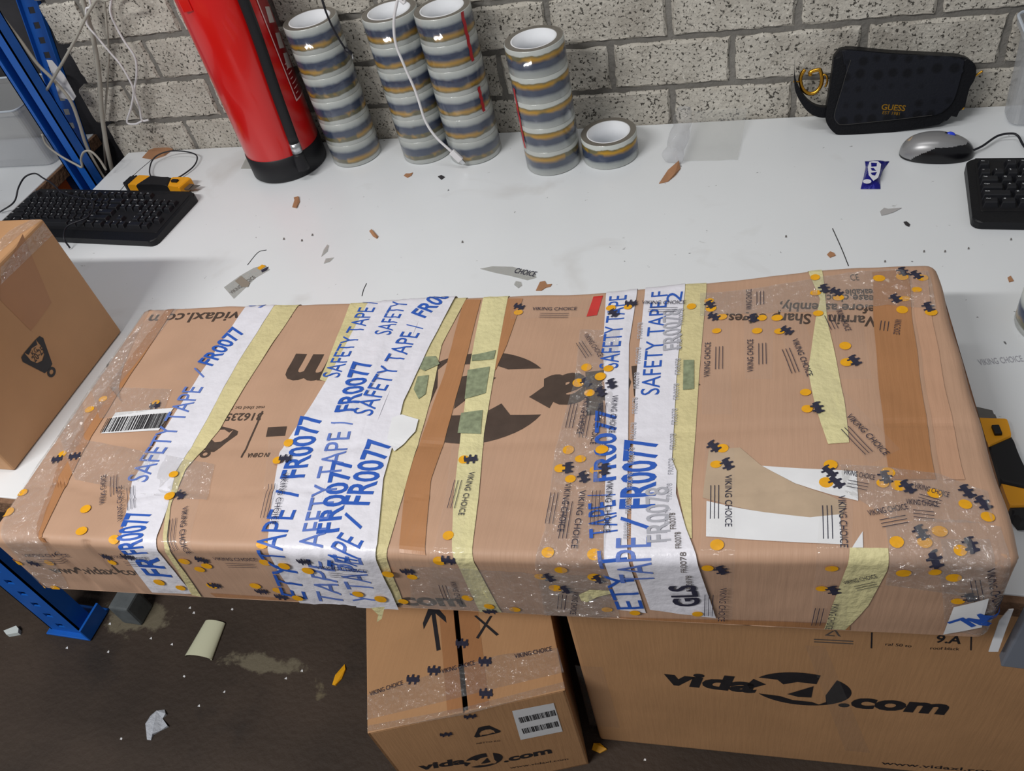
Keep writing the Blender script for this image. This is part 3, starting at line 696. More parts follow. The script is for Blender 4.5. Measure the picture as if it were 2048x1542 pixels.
# clear tape bands with their amber discs, horned emblems and small wording
CB = [
 ([(316, 612), (222, 702), (112, 842), (24, 978), (8, 1040), (12, 1085), (70, 1178)], [(362, 610), (292, 702), (205, 812), (118, 955), (92, 1088), (132, 1188)], CRUMPLE),
 ([(8, 1092), (250, 1100), (530, 1106), (860, 1122), (1230, 1140)], [(70, 1176), (300, 1186), (560, 1200), (860, 1222), (1240, 1240)], CLEAR),
 ([(60, 890), (170, 880), (300, 905), (430, 930)], [(36, 960), (150, 960), (290, 990), (415, 1002)], CRUMPLE),
 ([(120, 806), (220, 776), (345, 780)], [(82, 870), (200, 838), (330, 818)], CRUMPLE),
 ([(334, 930), (336, 1000), (340, 1110)], [(404, 930), (400, 1000), (400, 1110)], CLEAR),
 ([(538, 880), (530, 960), (520, 1090), (560, 1196)], [(604, 880), (590, 960), (570, 1090), (620, 1204)], CLEAR),
 ([(905, 890), (890, 1000), (870, 1090), (860, 1220)], [(965, 890), (950, 1000), (930, 1110), (960, 1226)], CLEAR),
 ([(1160, 660), (1150, 760), (1110, 900), (1090, 1060), (1070, 1130), (1090, 1228)], [(1250, 660), (1240, 760), (1226, 900), (1214, 1060), (1210, 1130), (1240, 1234)], CRUMPLE),
 ([(1020, 600), (1110, 598), (1270, 592), (1380, 588)], [(1022, 640), (1110, 636), (1270, 634), (1380, 634)], CLEAR),
 ([(1404, 590), (1402, 690), (1404, 830)], [(1462, 588), (1460, 690), (1464, 830)], CLEAR),
 ([(1488, 582), (1488, 690), (1490, 760)], [(1546, 578), (1546, 690), (1544, 760)], CLEAR),
 ([(1545, 630), (1580, 720), (1680, 850), (1740, 930)], [(1600, 630), (1640, 720), (1720, 820), (1800, 900)], CLEAR),
 ([(1400, 588), (1500, 580), (1640, 556), (1760, 540), (1856, 545)], [(1400, 634), (1520, 628), (1650, 626), (1770, 612), (1872, 620)], CRUMPLE),
 ([(1410, 888), (1408, 1000), (1400, 1100), (1400, 1236)], [(1468, 886), (1470, 1000), (1470, 1100), (1464, 1240)], CLEAR),
 ([(1640, 920), (1640, 1020), (1632, 1110), (1620, 1252)], [(1702, 920), (1706, 1020), (1702, 1110), (1690, 1258)], CLEAR),
 ([(1680, 930), (1780, 936), (1880, 950), (1975, 985)], [(1690, 985), (1780, 1040), (1880, 1046), (1985, 1048)], CRUMPLE),
 ([(1770, 1050), (1850, 1040), (1930, 1042), (2000, 1056)], [(1770, 1168), (1850, 1178), (1930, 1190), (2018, 1180)], CRUMPLE),
 ([(1880, 1080), (1880, 1150), (1890, 1258)], [(1978, 1080), (1986, 1150), (1996, 1246)], CRUMPLE),
 ([(1660, 620), (1666, 680), (1680, 760)], [(1724, 616), (1730, 680), (1744, 760)], CLEAR),
 ([(820, 1130), (1000, 1140), (1220, 1150)], [(820, 1218), (1000, 1234), (1220, 1240)], CRUMPLE)]
bands = []
for i, (l, r, m) in enumerate(CB):
    wr = 0.0022 if m is CRUMPLE else 0.0008
    o = cp('clear_tape', stripvf(CT, l, r, 0.0012, 90, 14, wr, seed=50+i*7.3), m, smooth=True)
    bands.append((o, sum(p[0] for p in l+r)/len(l+r), sum(p[1] for p in l+r)/len(l+r), l+r[::-1], [], []))
DOTS = [(207, 799), (150, 814), (180, 820), (312, 807), (126, 909), (349, 951), (341, 994), (46, 986), (17, 1025), (172, 1019), (164, 1063), (229, 1079), (36, 1124), (99, 1124), (60, 1151), (64, 1173), (107, 1181), (225, 1123), (369, 1121), (400, 1137), (414, 1130), (320, 1161), (363, 1172), (424, 1170), (511, 1170), (525, 1089), (530, 1123),
 (579, 889), (557, 924), (570, 1127), (618, 1135), (597, 1191), (718, 1181), (763, 1191), (778, 1141), (897, 1072), (879, 1121), (557, 1179), (935, 1194), (825, 1152), (807, 1201), (928, 921), (1037, 626), (1173, 736), (1217, 740), (1201, 756), (1157, 767), (1179, 787), (1137, 901), (1204, 902), (1161, 919), (1120, 938), (1192, 941), (1141, 959), (1096, 1105), (1189, 1109), (1122, 1138), (1082, 1151), (1189, 1152), (1111, 1174), (1030, 1217), (979, 1210), (1214, 1217), (1270, 1221), (1222, 619), (1256, 617), (1395, 1221),
 (1630, 557), (1631, 587), (1636, 629), (1418, 603), (1422, 618), (1444, 635), (1433, 663), (1514, 663), (1554, 637), (1524, 637), (1559, 664), (1677, 597), (1690, 693), (1693, 726), (1611, 786), (1614, 819), (1445, 898), (1432, 930), (1661, 931), (1652, 966), (1434, 1091), (1415, 1134), (1663, 1135), (1643, 1175), (1383, 615),
 (1758, 558), (1804, 555), (1844, 557), (1833, 581), (1809, 599), (1804, 621), (1862, 626), (1776, 946), (1765, 968), (1797, 973), (1869, 988), (1930, 1010), (1975, 1035), (1879, 1064), (1793, 1085), (1849, 1086), (1920, 1101), (1807, 1144), (1869, 1142), (1907, 1153), (1915, 1200)]
EMB = [(115, 920), (150, 914), (361, 991), (212, 1112), (257, 1110), (404, 1118), (430, 1169), (68, 1125), (143, 826), (310, 813), (524, 1181), (572, 921), (610, 1118), (897, 1120), (816, 1141), (563, 1192), (942, 921), (1038, 615), (1172, 767), (1202, 787), (1223, 771), (1136, 937), (1167, 956), (1209, 942), (1097, 1153), (1197, 1156), (1131, 1177), (981, 1220), (1262, 610), (1227, 630),
 (1427, 635), (1506, 638), (1573, 663), (1708, 723), (1634, 818), (1454, 930), (1672, 966), (1442, 1138), (1666, 1178), (1648, 580), (1672, 586), (1420, 611), (1427, 895), (1658, 945), (1805, 545), (1832, 552), (1790, 599), (1856, 616), (1770, 956), (1814, 976), (1933, 985), (1965, 1008), (1841, 1067), (1940, 1091), (1869, 1121), (1938, 1192)]
WORDS = [((366, 1016), (377, 1106)), ((430, 1118), (516, 1120)), ((51, 1112), (141, 1112)), ((248, 1042), (246, 973)), ((568, 950), (543, 1053)), ((939, 946), (917, 1033)), ((637, 1130), (736, 1138)), ((1064, 622), (1153, 622)), ((1167, 673), (1198, 718)), ((1169, 794), (1153, 870)), ((1196, 807), (1180, 890)), ((1225, 794), (1218, 870)), ((1131, 968), (1115, 1065)), ((1160, 982), (1142, 1098)), ((1214, 964), (1207, 1069)), ((1283, 612), (1370, 612)),
 ((1419, 755), (1421, 686)), ((1506, 745), (1506, 680)), ((1583, 681), (1614, 755)), ((1450, 952), (1450, 1055)), ((1675, 993), (1680, 1096)), ((1440, 1168), (1436, 1235)), ((1664, 1202), (1650, 1254)), ((1503, 621), (1503, 580)), ((1670, 620), (1691, 664)), ((1691, 835), (1768, 914)), ((1686, 950), (1748, 962)), ((1827, 977), (1896, 997)), ((1738, 1034), (1817, 1020)), ((1812, 1010), (1876, 1016)), ((1972, 1136), (1990, 1215)), ((1689, 1165), (1755, 1151)), ((230, 1112), (300, 1116)), ((900, 1160), (915, 1205)), ((1146, 1180), (1140, 1225)), ((1790, 640), (1786, 670)), ((210, 1008), (214, 950))]
def inpoly(p, P):
        c = False; n = len(P)
        for i in range(n):
            (x1, y1), (x2, y2) = P[i], P[(i+1) % n]
            if (y1 > p[1]) != (y2 > p[1]) and p[0] < (x2-x1)*(p[1]-y1)/(y2-y1+1e-9)+x1: c = not c
        return c
def offp(p):
    o = 0.0014
    for l, r, off, wr, tx in ST:
        if any(inpoly((p[0]+dx, p[1]+dy), l+r[::-1]) for dx in (-9, 9) for dy in (-9, 9)): o = max(o, off+wr*.6+0.0011)
    for l, r, m, ex in YT:
        if inpoly(p, l+r[::-1]): o = max(o, 0.0022)
    return o
def nearest(p):
    def inside(P):
        c = False; n = len(P)
        for i in range(n):
            (x1, y1), (x2, y2) = P[i], P[(i+1) % n]
            if (y1 > p[1]) != (y2 > p[1]) and p[0] < (x2-x1)*(p[1]-y1)/(y2-y1+1e-9)+x1: c = not c
        return c
    for b in bands:
        if inside(b[3]): return b
    return min(bands, key=lambda b: min(math.hypot(p[0]-q[0], p[1]-q[1]) for q in b[3]))
for i, p in enumerate(DOTS):
    a = CT.inv(p); rr = 0.0068 if p[0] < 1250 else 0.0062
    nearest(p)[4].append(disc(CT, a, rr*random.uniform(.9, 1.12), offp(p), 14, True, random.uniform(.8, 1.0)))
for i, p in enumerate(EMB):
    a = CT.inv(p); vert = 1.2 if (1090 < p[0] < 1260 or p[0] > 1390) else 0.2
    nearest(p)[5].append(shape(CT, EMBLEM, a, vert+random.uniform(-.4, .4), 0.0085, 0.0074, offp(p)+0.0003, ab=True))
for A, B in WORDS:
    n = nearest(((A[0]+B[0])/2, (A[1]+B[1])/2))
    of = max(offp(A), offp(B), offp(((A[0]+B[0])/2, (A[1]+B[1])/2)))+0.0003; g_ = [txt(CT, 'VIKING CHOICE', A, B, 0.0068, of, 0.0)]
    a, b = CT.inv(A), CT.inv(B); d = (b[0]-a[0], b[1]-a[1]); L = math.hypot(*d); d = (d[0]/L, d[1]/L); u = (-d[1], d[0])
    for q in (0.006, 0.010, 0.014):
        P = [(a[0]+d[0]*L*t+u[0]*(q+e), a[1]+d[1]*L*t+u[1]*(q+e)) for t, e in ((.2, 0), (.85, 0), (.85, .0007), (.2, .0007))]
        g_.append(polyvf(CT, P, of, ab=True))
    n[5].append(merge(*g_))
for o, _, _, _, ye, nv in bands:
    for g_ in ye: cp('amber_print', g_, YELINK, o)
    for g_ in nv: cp('navy_print', g_, NAVYINK, o)

# ================================================================ CARDBOARD BOXES
DKPRINT = mat('black_carton_print', srgb(38, 36, 40), 0.5, 0.4, var=0.15, vscale=70)
def boxthing(name, label, o, ang, w, d, h, m, b=0.006, slit=False):
    root = thing(name, label, 'carton', o)
    M = Matrix.Translation(o) @ Matrix.Rotation(ang, 4, 'Z')
    if slit:                                  # hollow carton closed by two flaps that leave an open slit
        t = 0.004; c = w*0.5
        part('carton_body', *xf(merge(boxvf(0, w, 0, t, 0, h-t), boxvf(0, w, d-t, d, 0, h-t), boxvf(0, t, 0, d, 0, h-t), boxvf(w-t, w, 0, d, 0, h-t), boxvf(0, w, 0, d, 0, t)), M), m, root)
        for x0, x1 in ((0.0, c-0.004), (c+0.004, w)): part('lid_flap', *xf(bevbox(x0, x1, 0, d, h-t, h, 0.0015, 2), M), m, root)
    else: part('carton_body', *xf(bevbox(0, w, 0, d, 0, h, b, 3), M), m, root)
    ex = Vector((math.cos(ang), math.sin(ang), 0)); ey = Vector((-math.sin(ang), math.cos(ang), 0)); up = Vector((0, 0, 1))
    front = Face(o+up*h, ex, -up); top = Face(o+ey*d+up*h, ex, -ey); right = Face(o+ex*w+up*h, ey, -up)
    return root, front, top, right
# medium carton on the floor under the table edge
CARD_P = cardboard('kraft_board_plain', srgb(184, 140, 100), 0.07)
medo = Vector((-0.385, -1.089, 0.0))
med, mf, mt, mr_ = boxthing('floor_carton', 'small taped cardboard carton with a barcode label on the floor', medo, math.radians(21), 0.331, 0.42, 0.327, CARD_P, slit=True)
def mp(name, vf, m, par=None): return part(name, vf[0], vf[1], m, par or med)
for xa, xb in ((0.135, 0.1610), (0.1700, 0.205)): mp('brown_tape', stripvf(mt, [(xa, 0.003), (xa, 0.417)], [(xb, 0.003), (xb, 0.417)], 0.0003, 4, 2, ab=True), BTAPE)
mp('logo_print', shape(mf, LOGO, (968, 1520), -0.0, 0.034, 0.030, 0.0006), DKPRINT)
mp('carton_print', txt(mf, 'vida', (838, 1540), (932, 1526), 0.026, 0.0006, 0.04), DKPRINT)
mp('carton_print', txt(mf, '.com', (1008, 1524), (1104, 1505), 0.026, 0.0006, 0.04), DKPRINT)
mp('carton_print', txt(mf, 'www.vidaxl.com', (1020, 1537), (1136, 1519), 0.009, 0.0006, 0.0), DKPRINT)
mp('carton_print', shape(mf, WEIGHT[:1]+WEIGHT[1:2], (972, 1462), 0.0, 0.026, 0.020, 0.0006), DKPRINT)
mp('carton_print', txt(mf, 'NETTO KG', (953, 1488), (1000, 1482), 0.006, 0.0006, 0.0), DKPRINT)
arrow = [[(-0.12, -1), (0.12, -1), (0.12, 0.45), (0.7, -0.05), (0.7, 0.2), (0.05, 0.95), (-0.05, 0.95), (-0.7, 0.2), (-0.7, -0.05), (-0.12, 0.45)]]
mp('carton_print', shape(mt, arrow, (870, 1250), -0.06, 0.030, 0.050, 0.0006), DKPRINT)
mp('carton_print', polyvf(mt, [(948, 1232), (953, 1231), (998, 1269), (993, 1272)], 0.0006), DKPRINT)
mp('carton_print', polyvf(mt, [(985, 1232), (980, 1232), (952, 1276), (957, 1278)], 0.0007), DKPRINT)
lb = mp('label', polyvf(mf, [(1024, 1421), (1107, 1405), (1125, 1462), (1041, 1479)], 0.0008), PAPER)
for c, w_, s in (((1074, 1432), 0.062, 6), ((1080, 1454), 0.062, 9)): mp('barcode', barcode(mf, c, 0.0, w_, 0.022, 0.0012, seed=s), INK, lb)
fb = mp('clear_tape', stripvf(mt, [(735, 1390), (860, 1350), (1000, 1310), (1115, 1296)], [(734, 1440), (860, 1410), (1000, 1375), (1128, 1345)], 0.0008, 40, 5, 0.0010), CRUMPLE)
for A, B in (((740, 1393), (806, 1370)), ((884, 1348), (950, 1330)), ((1030, 1318), (1104, 1302))): mp('wording', txt(mt, 'VIKING CHOICE', A, B, 0.008, 0.0016), NAVYINK, fb)
for p in ((826, 1360), (868, 1342), (970, 1324), (972, 1388), (924, 1288)): mp('emblem', shape(mt, EMBLEM, p, 0.3, 0.012, 0.010, 0.0017), NAVYINK, fb)
for p in ((892, 1468), (940, 1432)): mp('emblem', shape(mf, EMBLEM, p, 0.3, 0.011, 0.010, 0.0012), NAVYINK)
mp('edge_tape', merge(stripvf(mt, [(736, 1452), (930, 1415), (1128, 1364)], [(735, 1464), (930, 1430), (1130, 1377)], 0.0012, 40, 4, 0.0022), ), CRUMPLE)
# large carton
bigo = Vector((-0.062, -0.923, 0.0))
big, bf, bt, br_ = boxthing('floor_carton', 'large tall cardboard carton with black logo standing under the table', bigo, math.radians(3.2), 0.95, 0.55, 0.66, CARD_P, 0.008)
def bp_(name, vf, m): return part(name, vf[0], vf[1], m, big)
bp_('carton_print', txt(bf, 'vida', (1328, 1366), (1512, 1385), 0.050, 0.0006, 0.045, 0.12), DKPRINT)
bp_('logo_print', shape(bf, LOGO, (1602, 1378), 0.08, 0.074, 0.058, 0.0006), DKPRINT)
bp_('carton_print', txt(bf, '.com', (1676, 1411), (1893, 1428), 0.050, 0.0006, 0.045, 0.12), DKPRINT)
bp_('carton_print', txt(bf, 'www.vidaxl.com', (1762, 1528), (1995, 1546), 0.014, 0.0006, 0.01), DKPRINT)
bp_('carton_print', txt(bf, '9.A', (1870, 1284), (1921, 1287), 0.022, 0.0006, 0.02), DKPRINT)
bp_('carton_print', txt(bf, 'roof black', (1860, 1298), (1918, 1300), 0.008, 0.0006, 0.0), DKPRINT)
bp_('carton_print', txt(bf, 'ral 50 to', (1770, 1290), (1822, 1294), 0.008, 0.0006, 0.0), DKPRINT)
for x, y in ((1743, 1282), (1942, 1286)): bp_('carton_print', polyvf(bf, [(x-1, y-18), (x+2, y-18), (x+1, y+14), (x-2, y+14)], 0.0006), DKPRINT)
tri = [[(-0.9, -0.7), (-0.2, 0.6), (0.0, 0.6), (-0.55, -0.5), (0.2, -0.5), (0.2, -0.7)], [(0.9, -0.7), (0.35, 0.4), (0.2, 0.25), (0.55, -0.5)], [(-0.1, 0.8), (0.15, 0.8), (0.4, 0.35), (0.25, 0.25)]]
bp_('recycling_mark', shape(bf, tri, (1667, 1266), 0.05, 0.012, 0.012, 0.0006), GREYINK)
for y in (1277, 1282): bp_('carton_print', polyvf(bf, [(1628, y), (1706, y+4), (1706, y+6), (1628, y+2)], 0.0006), GREYINK)
bp_('clear_tape', stripvf(bf, [(1150, 1330), (1180, 1450)], [(1205, 1334), (1240, 1455)], 0.0006, 12, 4, 0.0004), CLEAR)
bp_('clear_tape', stripvf(bf, [(1610, 1290), (1690, 1500)], [(1650, 1292), (1740, 1505)], 0.0006, 12, 4, 0.0004), CLEAR)
# carton on the table, left
lefo = V(-1.30, -0.944, 0.0)
lef, lf, lt, lr = boxthing('table_carton', 'brown cardboard carton with a weight mark standing on the left of the white table', V(-1.28, -0.947, 0.0007), math.radians(0.6), 0.398, 0.315, 0.243, CARD_P, 0.005)
def lp_(name, vf, m): return part(name, vf[0], vf[1], m, lef)
lp_('carton_print', shape(lr, WEIGHT, (77, 713), math.pi, 0.030, 0.027, 0.0005), DKPRINT)
lp_('carton_print', txt(lr, '20-25', (70, 725), (90, 702), 0.011, 0.0006, 0.01), DKPRINT)
lp_('carton_print', txt(lr, 'KG', (66, 712), (76, 702), 0.008, 0.0006, 0.0), DKPRINT)
lp_('brown_tape', polyvf(lr, [(0, 560), (45, 468), (103, 605), (62, 662), (0, 600)], 0.0003), BTAPE)
lp_('clear_tape', stripvf(lr, [(86, 446), (40, 492), (0, 535)], [(104, 470), (60, 512), (0, 570)], 0.0008, 16, 4, 0.003), CRUMPLE)
lp_('clear_tape', stripvf(lt, [(84, 441), (40, 470), (0, 505)], [(60, 441), (20, 462), (0, 480)], 0.0008, 16, 4, 0.003), CRUMPLE)

# ================================================================ FIRE EXTINGUISHER
EX, EY, ER = -0.788, -0.0875, 0.0815
REDP = mat('red_gloss_paint', srgb(206, 16, 14), 0.28, 0.5, coat=0.3)
RUB = mat('black_rubber', srgb(22, 22, 26), 0.5, 0.4); CHROME = mat('brushed_steel', srgb(200, 202, 205), 0.3, 0.5, metal=0.9)
ext = thing('fire_extinguisher', 'red fire extinguisher with black base and hose standing on the white table', 'extinguisher', V(EX, EY, 0.0))
def el(name, vf, m, par=None, smooth=True): return local(name, vf, m, par or ext, smooth)
el('cylinder', lathe([(0.02, 0.03), (ER-0.004, 0.03), (ER-0.0015, 0.036), (ER-0.0015, 0.40), (ER-0.008, 0.44), (0.06, 0.475), (0.03, 0.50), (0.026, 0.52), (0.0, 0.52)], 56), REDP)
el('base_skirt', lathe([(0.0, 0.0008), (ER-0.003, 0.0008), (ER, 0.004), (ER, 0.052), (ER-0.003, 0.0545), (0.02, 0.0545)], 56), RUB)
el('valve', lathe([(0.0, 0.52), (0.022, 0.52), (0.022, 0.565), (0.014, 0.57), (0.014, 0.60), (0, 0.60)], 24), CHROME)
el('handle', bevbox(-0.012, 0.012, -0.13, 0.03, 0.60, 0.612, 0.003), REDP, smooth=False)
el('lever', bevbox(-0.010, 0.010, -0.12, 0.03, 0.63, 0.638, 0.003), RUB, smooth=False)
d = (Vector((CAM.x, CAM.y, 0))-Vector((EX, EY, 0))).normalized(); hang = math.atan2(d.y, d.x)
# position of the hose round the cylinder from the photograph
hp = [(487, 0), (520, 90), (552, 185), (588, 285)]
def oncyl(px, R):
    d = ray(*px); ox, oy = CAM.x-EX, CAM.y-EY; a = d.x*d.x+d.y*d.y; b = 2*(ox*d.x+oy*d.y); c = ox*ox+oy*oy-R*R
    t = (-b-math.sqrt(max(b*b-4*a*c, 0)))/(2*a); p = CAM+d*t; return p-Vector((EX, EY, TZ))
HP = [oncyl(p, ER+0.011) for p in hp]
top = HP[0]+Vector((0, 0, 0.16)); 
el('hose', tube([Vector((0.02, -0.01, 0.555)), Vector((top.x*0.9, top.y*0.9, 0.565)), top]+HP, 0.0105, 12), RUB)
e0 = HP[-1]; dn = (HP[-1]-HP[-2]).normalized()
el('hose_ferrule', tube([e0, e0+dn*0.021], 0.0112, 14), CHROME)
el('nozzle_clip', tube([e0+dn*0.019, e0+dn*0.024, e0+dn*0.030, e0+dn*0.060], 0.01, 10, rad=lambda t: 0.009+0.005*t), RUB)
el('bracket_tab', xf(bevbox(-0.004, 0.016, -0.004, 0.004, 0.0, 0.09, 0.002), Matrix.Translation(oncyl((384, 22), ER-0.002)) @ Matrix.Rotation(math.radians(185), 4, 'Z')), REDP, smooth=False)
# label panel wrapped on the cylinder
LR = mat('dark_red_label', srgb(140, 14, 20), 0.35, 0.5); PINK = mat('pale_label_line', srgb(236, 190, 188), 0.5, 0.4)
class Cyl:
    maxlen = 0.006
    def inv(s, px):
        p = oncyl(px, ER); return (ER*math.atan2(p.y, p.x), -p.z)
    def pt(s, a, b, off=0.0): t = a/ER; return V(EX+(ER+off)*math.cos(t), EY+(ER+off)*math.sin(t), -b)
CY = Cyl()
a0, b0 = CY.inv((603, 190)); a1, b1 = CY.inv((536, 10))
aL = -0.012
def ep(name, vf, m, par): return part(name, vf[0], vf[1], m, par)
lab = ep('label_panel', stripvf(CY, [(aL, -0.40), (aL, b0-0.002)], [(aL+0.10, -0.40), (aL+0.10, b0-0.002)], -0.0008, 20, 24, ab=True), LR, ext)
ep('label_border', merge(polyvf(CY, [(aL, b0), (aL+0.003, b0), (aL+0.003, -0.40), (aL, -0.40)], -0.0003, True), polyvf(CY, [(aL, b0), (aL+0.10, b0), (aL+0.10, b0-0.003), (aL, b0-0.003)], -0.0003, True)), PINK, lab)
for i in range(7):
    z = b0-0.012-i*0.010; ep('label_line', polyvf(CY, [(aL+0.009, z), (aL+0.02+0.008*(i % 3), z), (aL+0.02+0.008*(i % 3), z-0.002), (aL+0.009, z-0.002)], -0.0003, True), PINK, lab)
for z in (-0.21, -0.25, -0.30): ep('label_figure', polyvf(CY, [(aL+0.012, z), (aL+0.035, z+0.008), (aL+0.04, z-0.02), (aL+0.018, z-0.028)], -0.0003, True), mat('grey_label_figure', srgb(190, 180, 176), 0.6), lab)

# ================================================================ ROLLS OF PACKING TAPE
RW, RR = 0.0484, 0.0527
def roll_mat():
    m = bpy.data.materials.new('printed_tape_film'); m.use_nodes = True; nt = m.node_tree; b = nt.nodes['Principled BSDF']
    b.inputs['Roughness'].default_value = 0.12; b.inputs['Specular IOR Level'].default_value = 0.6
    tc = nt.nodes.new('ShaderNodeTexCoord'); sp = nt.nodes.new('ShaderNodeSeparateXYZ'); nt.links.new(tc.outputs['Object'], sp.inputs[0])
    n = nt.nodes.new('ShaderNodeTexNoise'); n.inputs['Scale'].default_value = 55; n.inputs['Detail'].default_value = 3; nt.links.new(tc.outputs['Object'], n.inputs['Vector'])
    ma = nt.nodes.new('ShaderNodeMath'); ma.operation = 'MULTIPLY_ADD'; nt.links.new(n.outputs['Fac'], ma.inputs[0]); ma.inputs[1].default_value = 0.006; nt.links.new(sp.outputs['Z'], ma.inputs[2])
    dv = nt.nodes.new('ShaderNodeMath'); dv.operation = 'DIVIDE'; nt.links.new(ma.outputs[0], dv.inputs[0]); dv.inputs[1].default_value = RW+0.006
    cr = nt.nodes.new('ShaderNodeValToRGB'); nt.links.new(dv.outputs[0], cr.inputs[0]); e = cr.color_ramp.elements
    for p, c in ((0.0, (196, 200, 196)), (0.20, (196, 200, 196)), (0.24, (98, 94, 66)), (0.36, (104, 98, 64)), (0.41, (56, 68, 94)), (0.64, (48, 60, 86)), (0.74, (160, 166, 166)), (1.0, (202, 205, 200))):
        if p == 0.0: q = e[0]
        elif p == 1.0: q = e[-1]
        else: q = e.new(p)
        q.position = p; q.color = (*srgb(*c), 1)
    # amber blotches along the print line
    n2 = nt.nodes.new('ShaderNodeTexNoise'); n2.inputs['Scale'].default_value = 26; nt.links.new(tc.outputs['Object'], n2.inputs['Vector'])
    r2 = nt.nodes.new('ShaderNodeMapRange'); r2.inputs[1].default_value = 0.47; r2.inputs[2].default_value = 0.54; nt.links.new(n2.outputs['Fac'], r2.inputs[0])
    band = nt.nodes.new('ShaderNodeValToRGB'); nt.links.new(dv.outputs[0], band.inputs[0]); be = band.color_ramp.elements
    be[0].position = 0.22; be[0].color = (0, 0, 0, 1); be[1].position = 0.48; be[1].color = (0, 0, 0, 1); x = be.new(0.33); x.color = (1, 1, 1, 1)
    mu = nt.nodes.new('ShaderNodeMath'); mu.operation = 'MULTIPLY'; nt.links.new(r2.outputs[0], mu.inputs[0]); nt.links.new(band.outputs[0], mu.inputs[1])
    mx = nt.nodes.new('ShaderNodeMix'); mx.data_type = 'RGBA'; nt.links.new(mu.outputs[0], mx.inputs[0]); nt.links.new(cr.outputs[0], mx.inputs[6]); mx.inputs[7].default_value = (*srgb(186, 140, 26), 1)
    nt.links.new(mx.outputs[2], b.inputs['Base Color']); return m
ROLLM = roll_mat(); ROLLEDGE = mat('tape_roll_edge', srgb(112, 107, 99), 0.35, 0.5, var=0.06, vscale=120); CORE = mat('white_card_core', srgb(232, 234, 238), 0.7, 0.3)
SHRINK = film('shrink_film', (0.97, 0.97, 0.97), 0.05, 0.06, 0.02, 0.15, (30, 30, 12))
roll_me = bpy.data.meshes.new('tape_roll'); roll_me.from_pydata(*lathe([(RR-0.001, 0.0), (RR, 0.001), (RR, RW-0.001), (RR-0.001, RW)], 56)[:1], [], lathe([(RR-0.001, 0.0), (RR, 0.001), (RR, RW-0.001), (RR-0.001, RW)], 56)[1]); roll_me.materials.append(ROLLM)
side_v, side_f = merge(lathe([(0.0408, RW), (RR-0.001, RW)], 56), lathe([(RR-0.001, 0.0), (0.0408, 0.0)], 56))
side_me = bpy.data.meshes.new('roll_side'); side_me.from_pydata(side_v, [], side_f); side_me.materials.append(ROLLEDGE)
core_me = bpy.data.meshes.new('core'); core_me.from_pydata(*[lathe([(0.038, 0.0), (0.0412, 0.0), (0.0412, RW+0.0004), (0.038, RW+0.0004)], 48, True)[0]], [], lathe([(0.038, 0.0), (0.0412, 0.0), (0.0412, RW+0.0004), (0.038, RW+0.0004)], 48, True)[1]); core_me.materials.append(CORE)
for me in (roll_me, core_me):
    for p in me.polygons: p.use_smooth = True
def add_roll(parent, z, rz, flip):
    o = bpy.data.objects.new('tape_roll', roll_me); COL.objects.link(o); o.parent = parent
    o.location = (0, 0, z+(RW if flip else 0)); o.rotation_euler = (math.pi if flip else 0, 0, rz)
    for nm, me in (('roll_side', side_me), ('core', core_me)):
        c = bpy.data.objects.new(nm, me); COL.objects.link(c); c.parent = o
    return o
STACKS = [(-0.636, -0.0625, 6, False, 'shrink-wrapped stack of tape rolls standing right beside the red extinguisher'),
          (-0.4715, -0.0625, 6, False, 'shrink-wrapped stack of six tape rolls partly behind the hanging white cable'),
          (-0.3637, -0.0734, 6, False, 'tall shrink-wrapped stack of tape rolls with red print touching the white plug'),
          (-0.1906, -0.1226, 5, True, 'shorter shrink-wrapped stack of five tape rolls beside the single loose roll')]
for si, (x, y, n, fl_, lab_) in enumerate(STACKS):
    t = thing('tape_roll_stack', lab_, 'tape rolls', V(x, y, 0.0008), 0, 'shrink-wrapped stacks of packing tape')
    for k in range(n): add_roll(t, k*RW, si*1.3+k*0.7, fl_)
    local('shrink_wrap', lathe([(RR-0.008, -0.0003), (RR+0.0008, 0.001), (RR+0.0008, n*RW-0.001), (RR-0.010, n*RW+0.0012)], 56), SHRINK, t, True)
    if si in (2, 3):
        a0_ = math.radians(-8 if si == 2 else -118)
        for z0, z1 in (((0.20, 0.29), (0.10, 0.15)) if si == 2 else ((0.05, 0.17),)):
            v, f = [], []
            for i in range(9):
                zz = z0+(z1-z0)*i/8
                for da in (-0.05-0.03*(i % 2), 0.05+0.03*((i+1) % 2)):
                    a = a0_-0.4+da; v.append(((RR+0.0013)*math.cos(a), (RR+0.0013)*math.sin(a), zz))
            f = [(2*i, 2*i+1, 2*i+3, 2*i+2) for i in range(8)]
            local('red_print', (v, f), mat('red_film_print', srgb(176, 40, 48), 0.4, 0.5), t)
def single(label, x, y, rz, flip):
    t = thing('tape_roll', label, 'tape roll', V(x, y, 0.0008), rz); add_roll(t, 0, 0, flip); return t
single('single loose roll of printed packing tape standing against the brick wall', -0.0810, -0.1090, 0.4, True)
rr = single('single tape roll with dark blue core on the right of the table', 0.583, -0.575, 1.0, False)
local('core_plug', lathe([(0.0, 0.03), (0.036, 0.03), (0.0365, 0.006), (0.0, 0.006)], 24), mat('deep_blue_plug', srgb(24, 28, 96), 0.4, 0.5), rr, True)

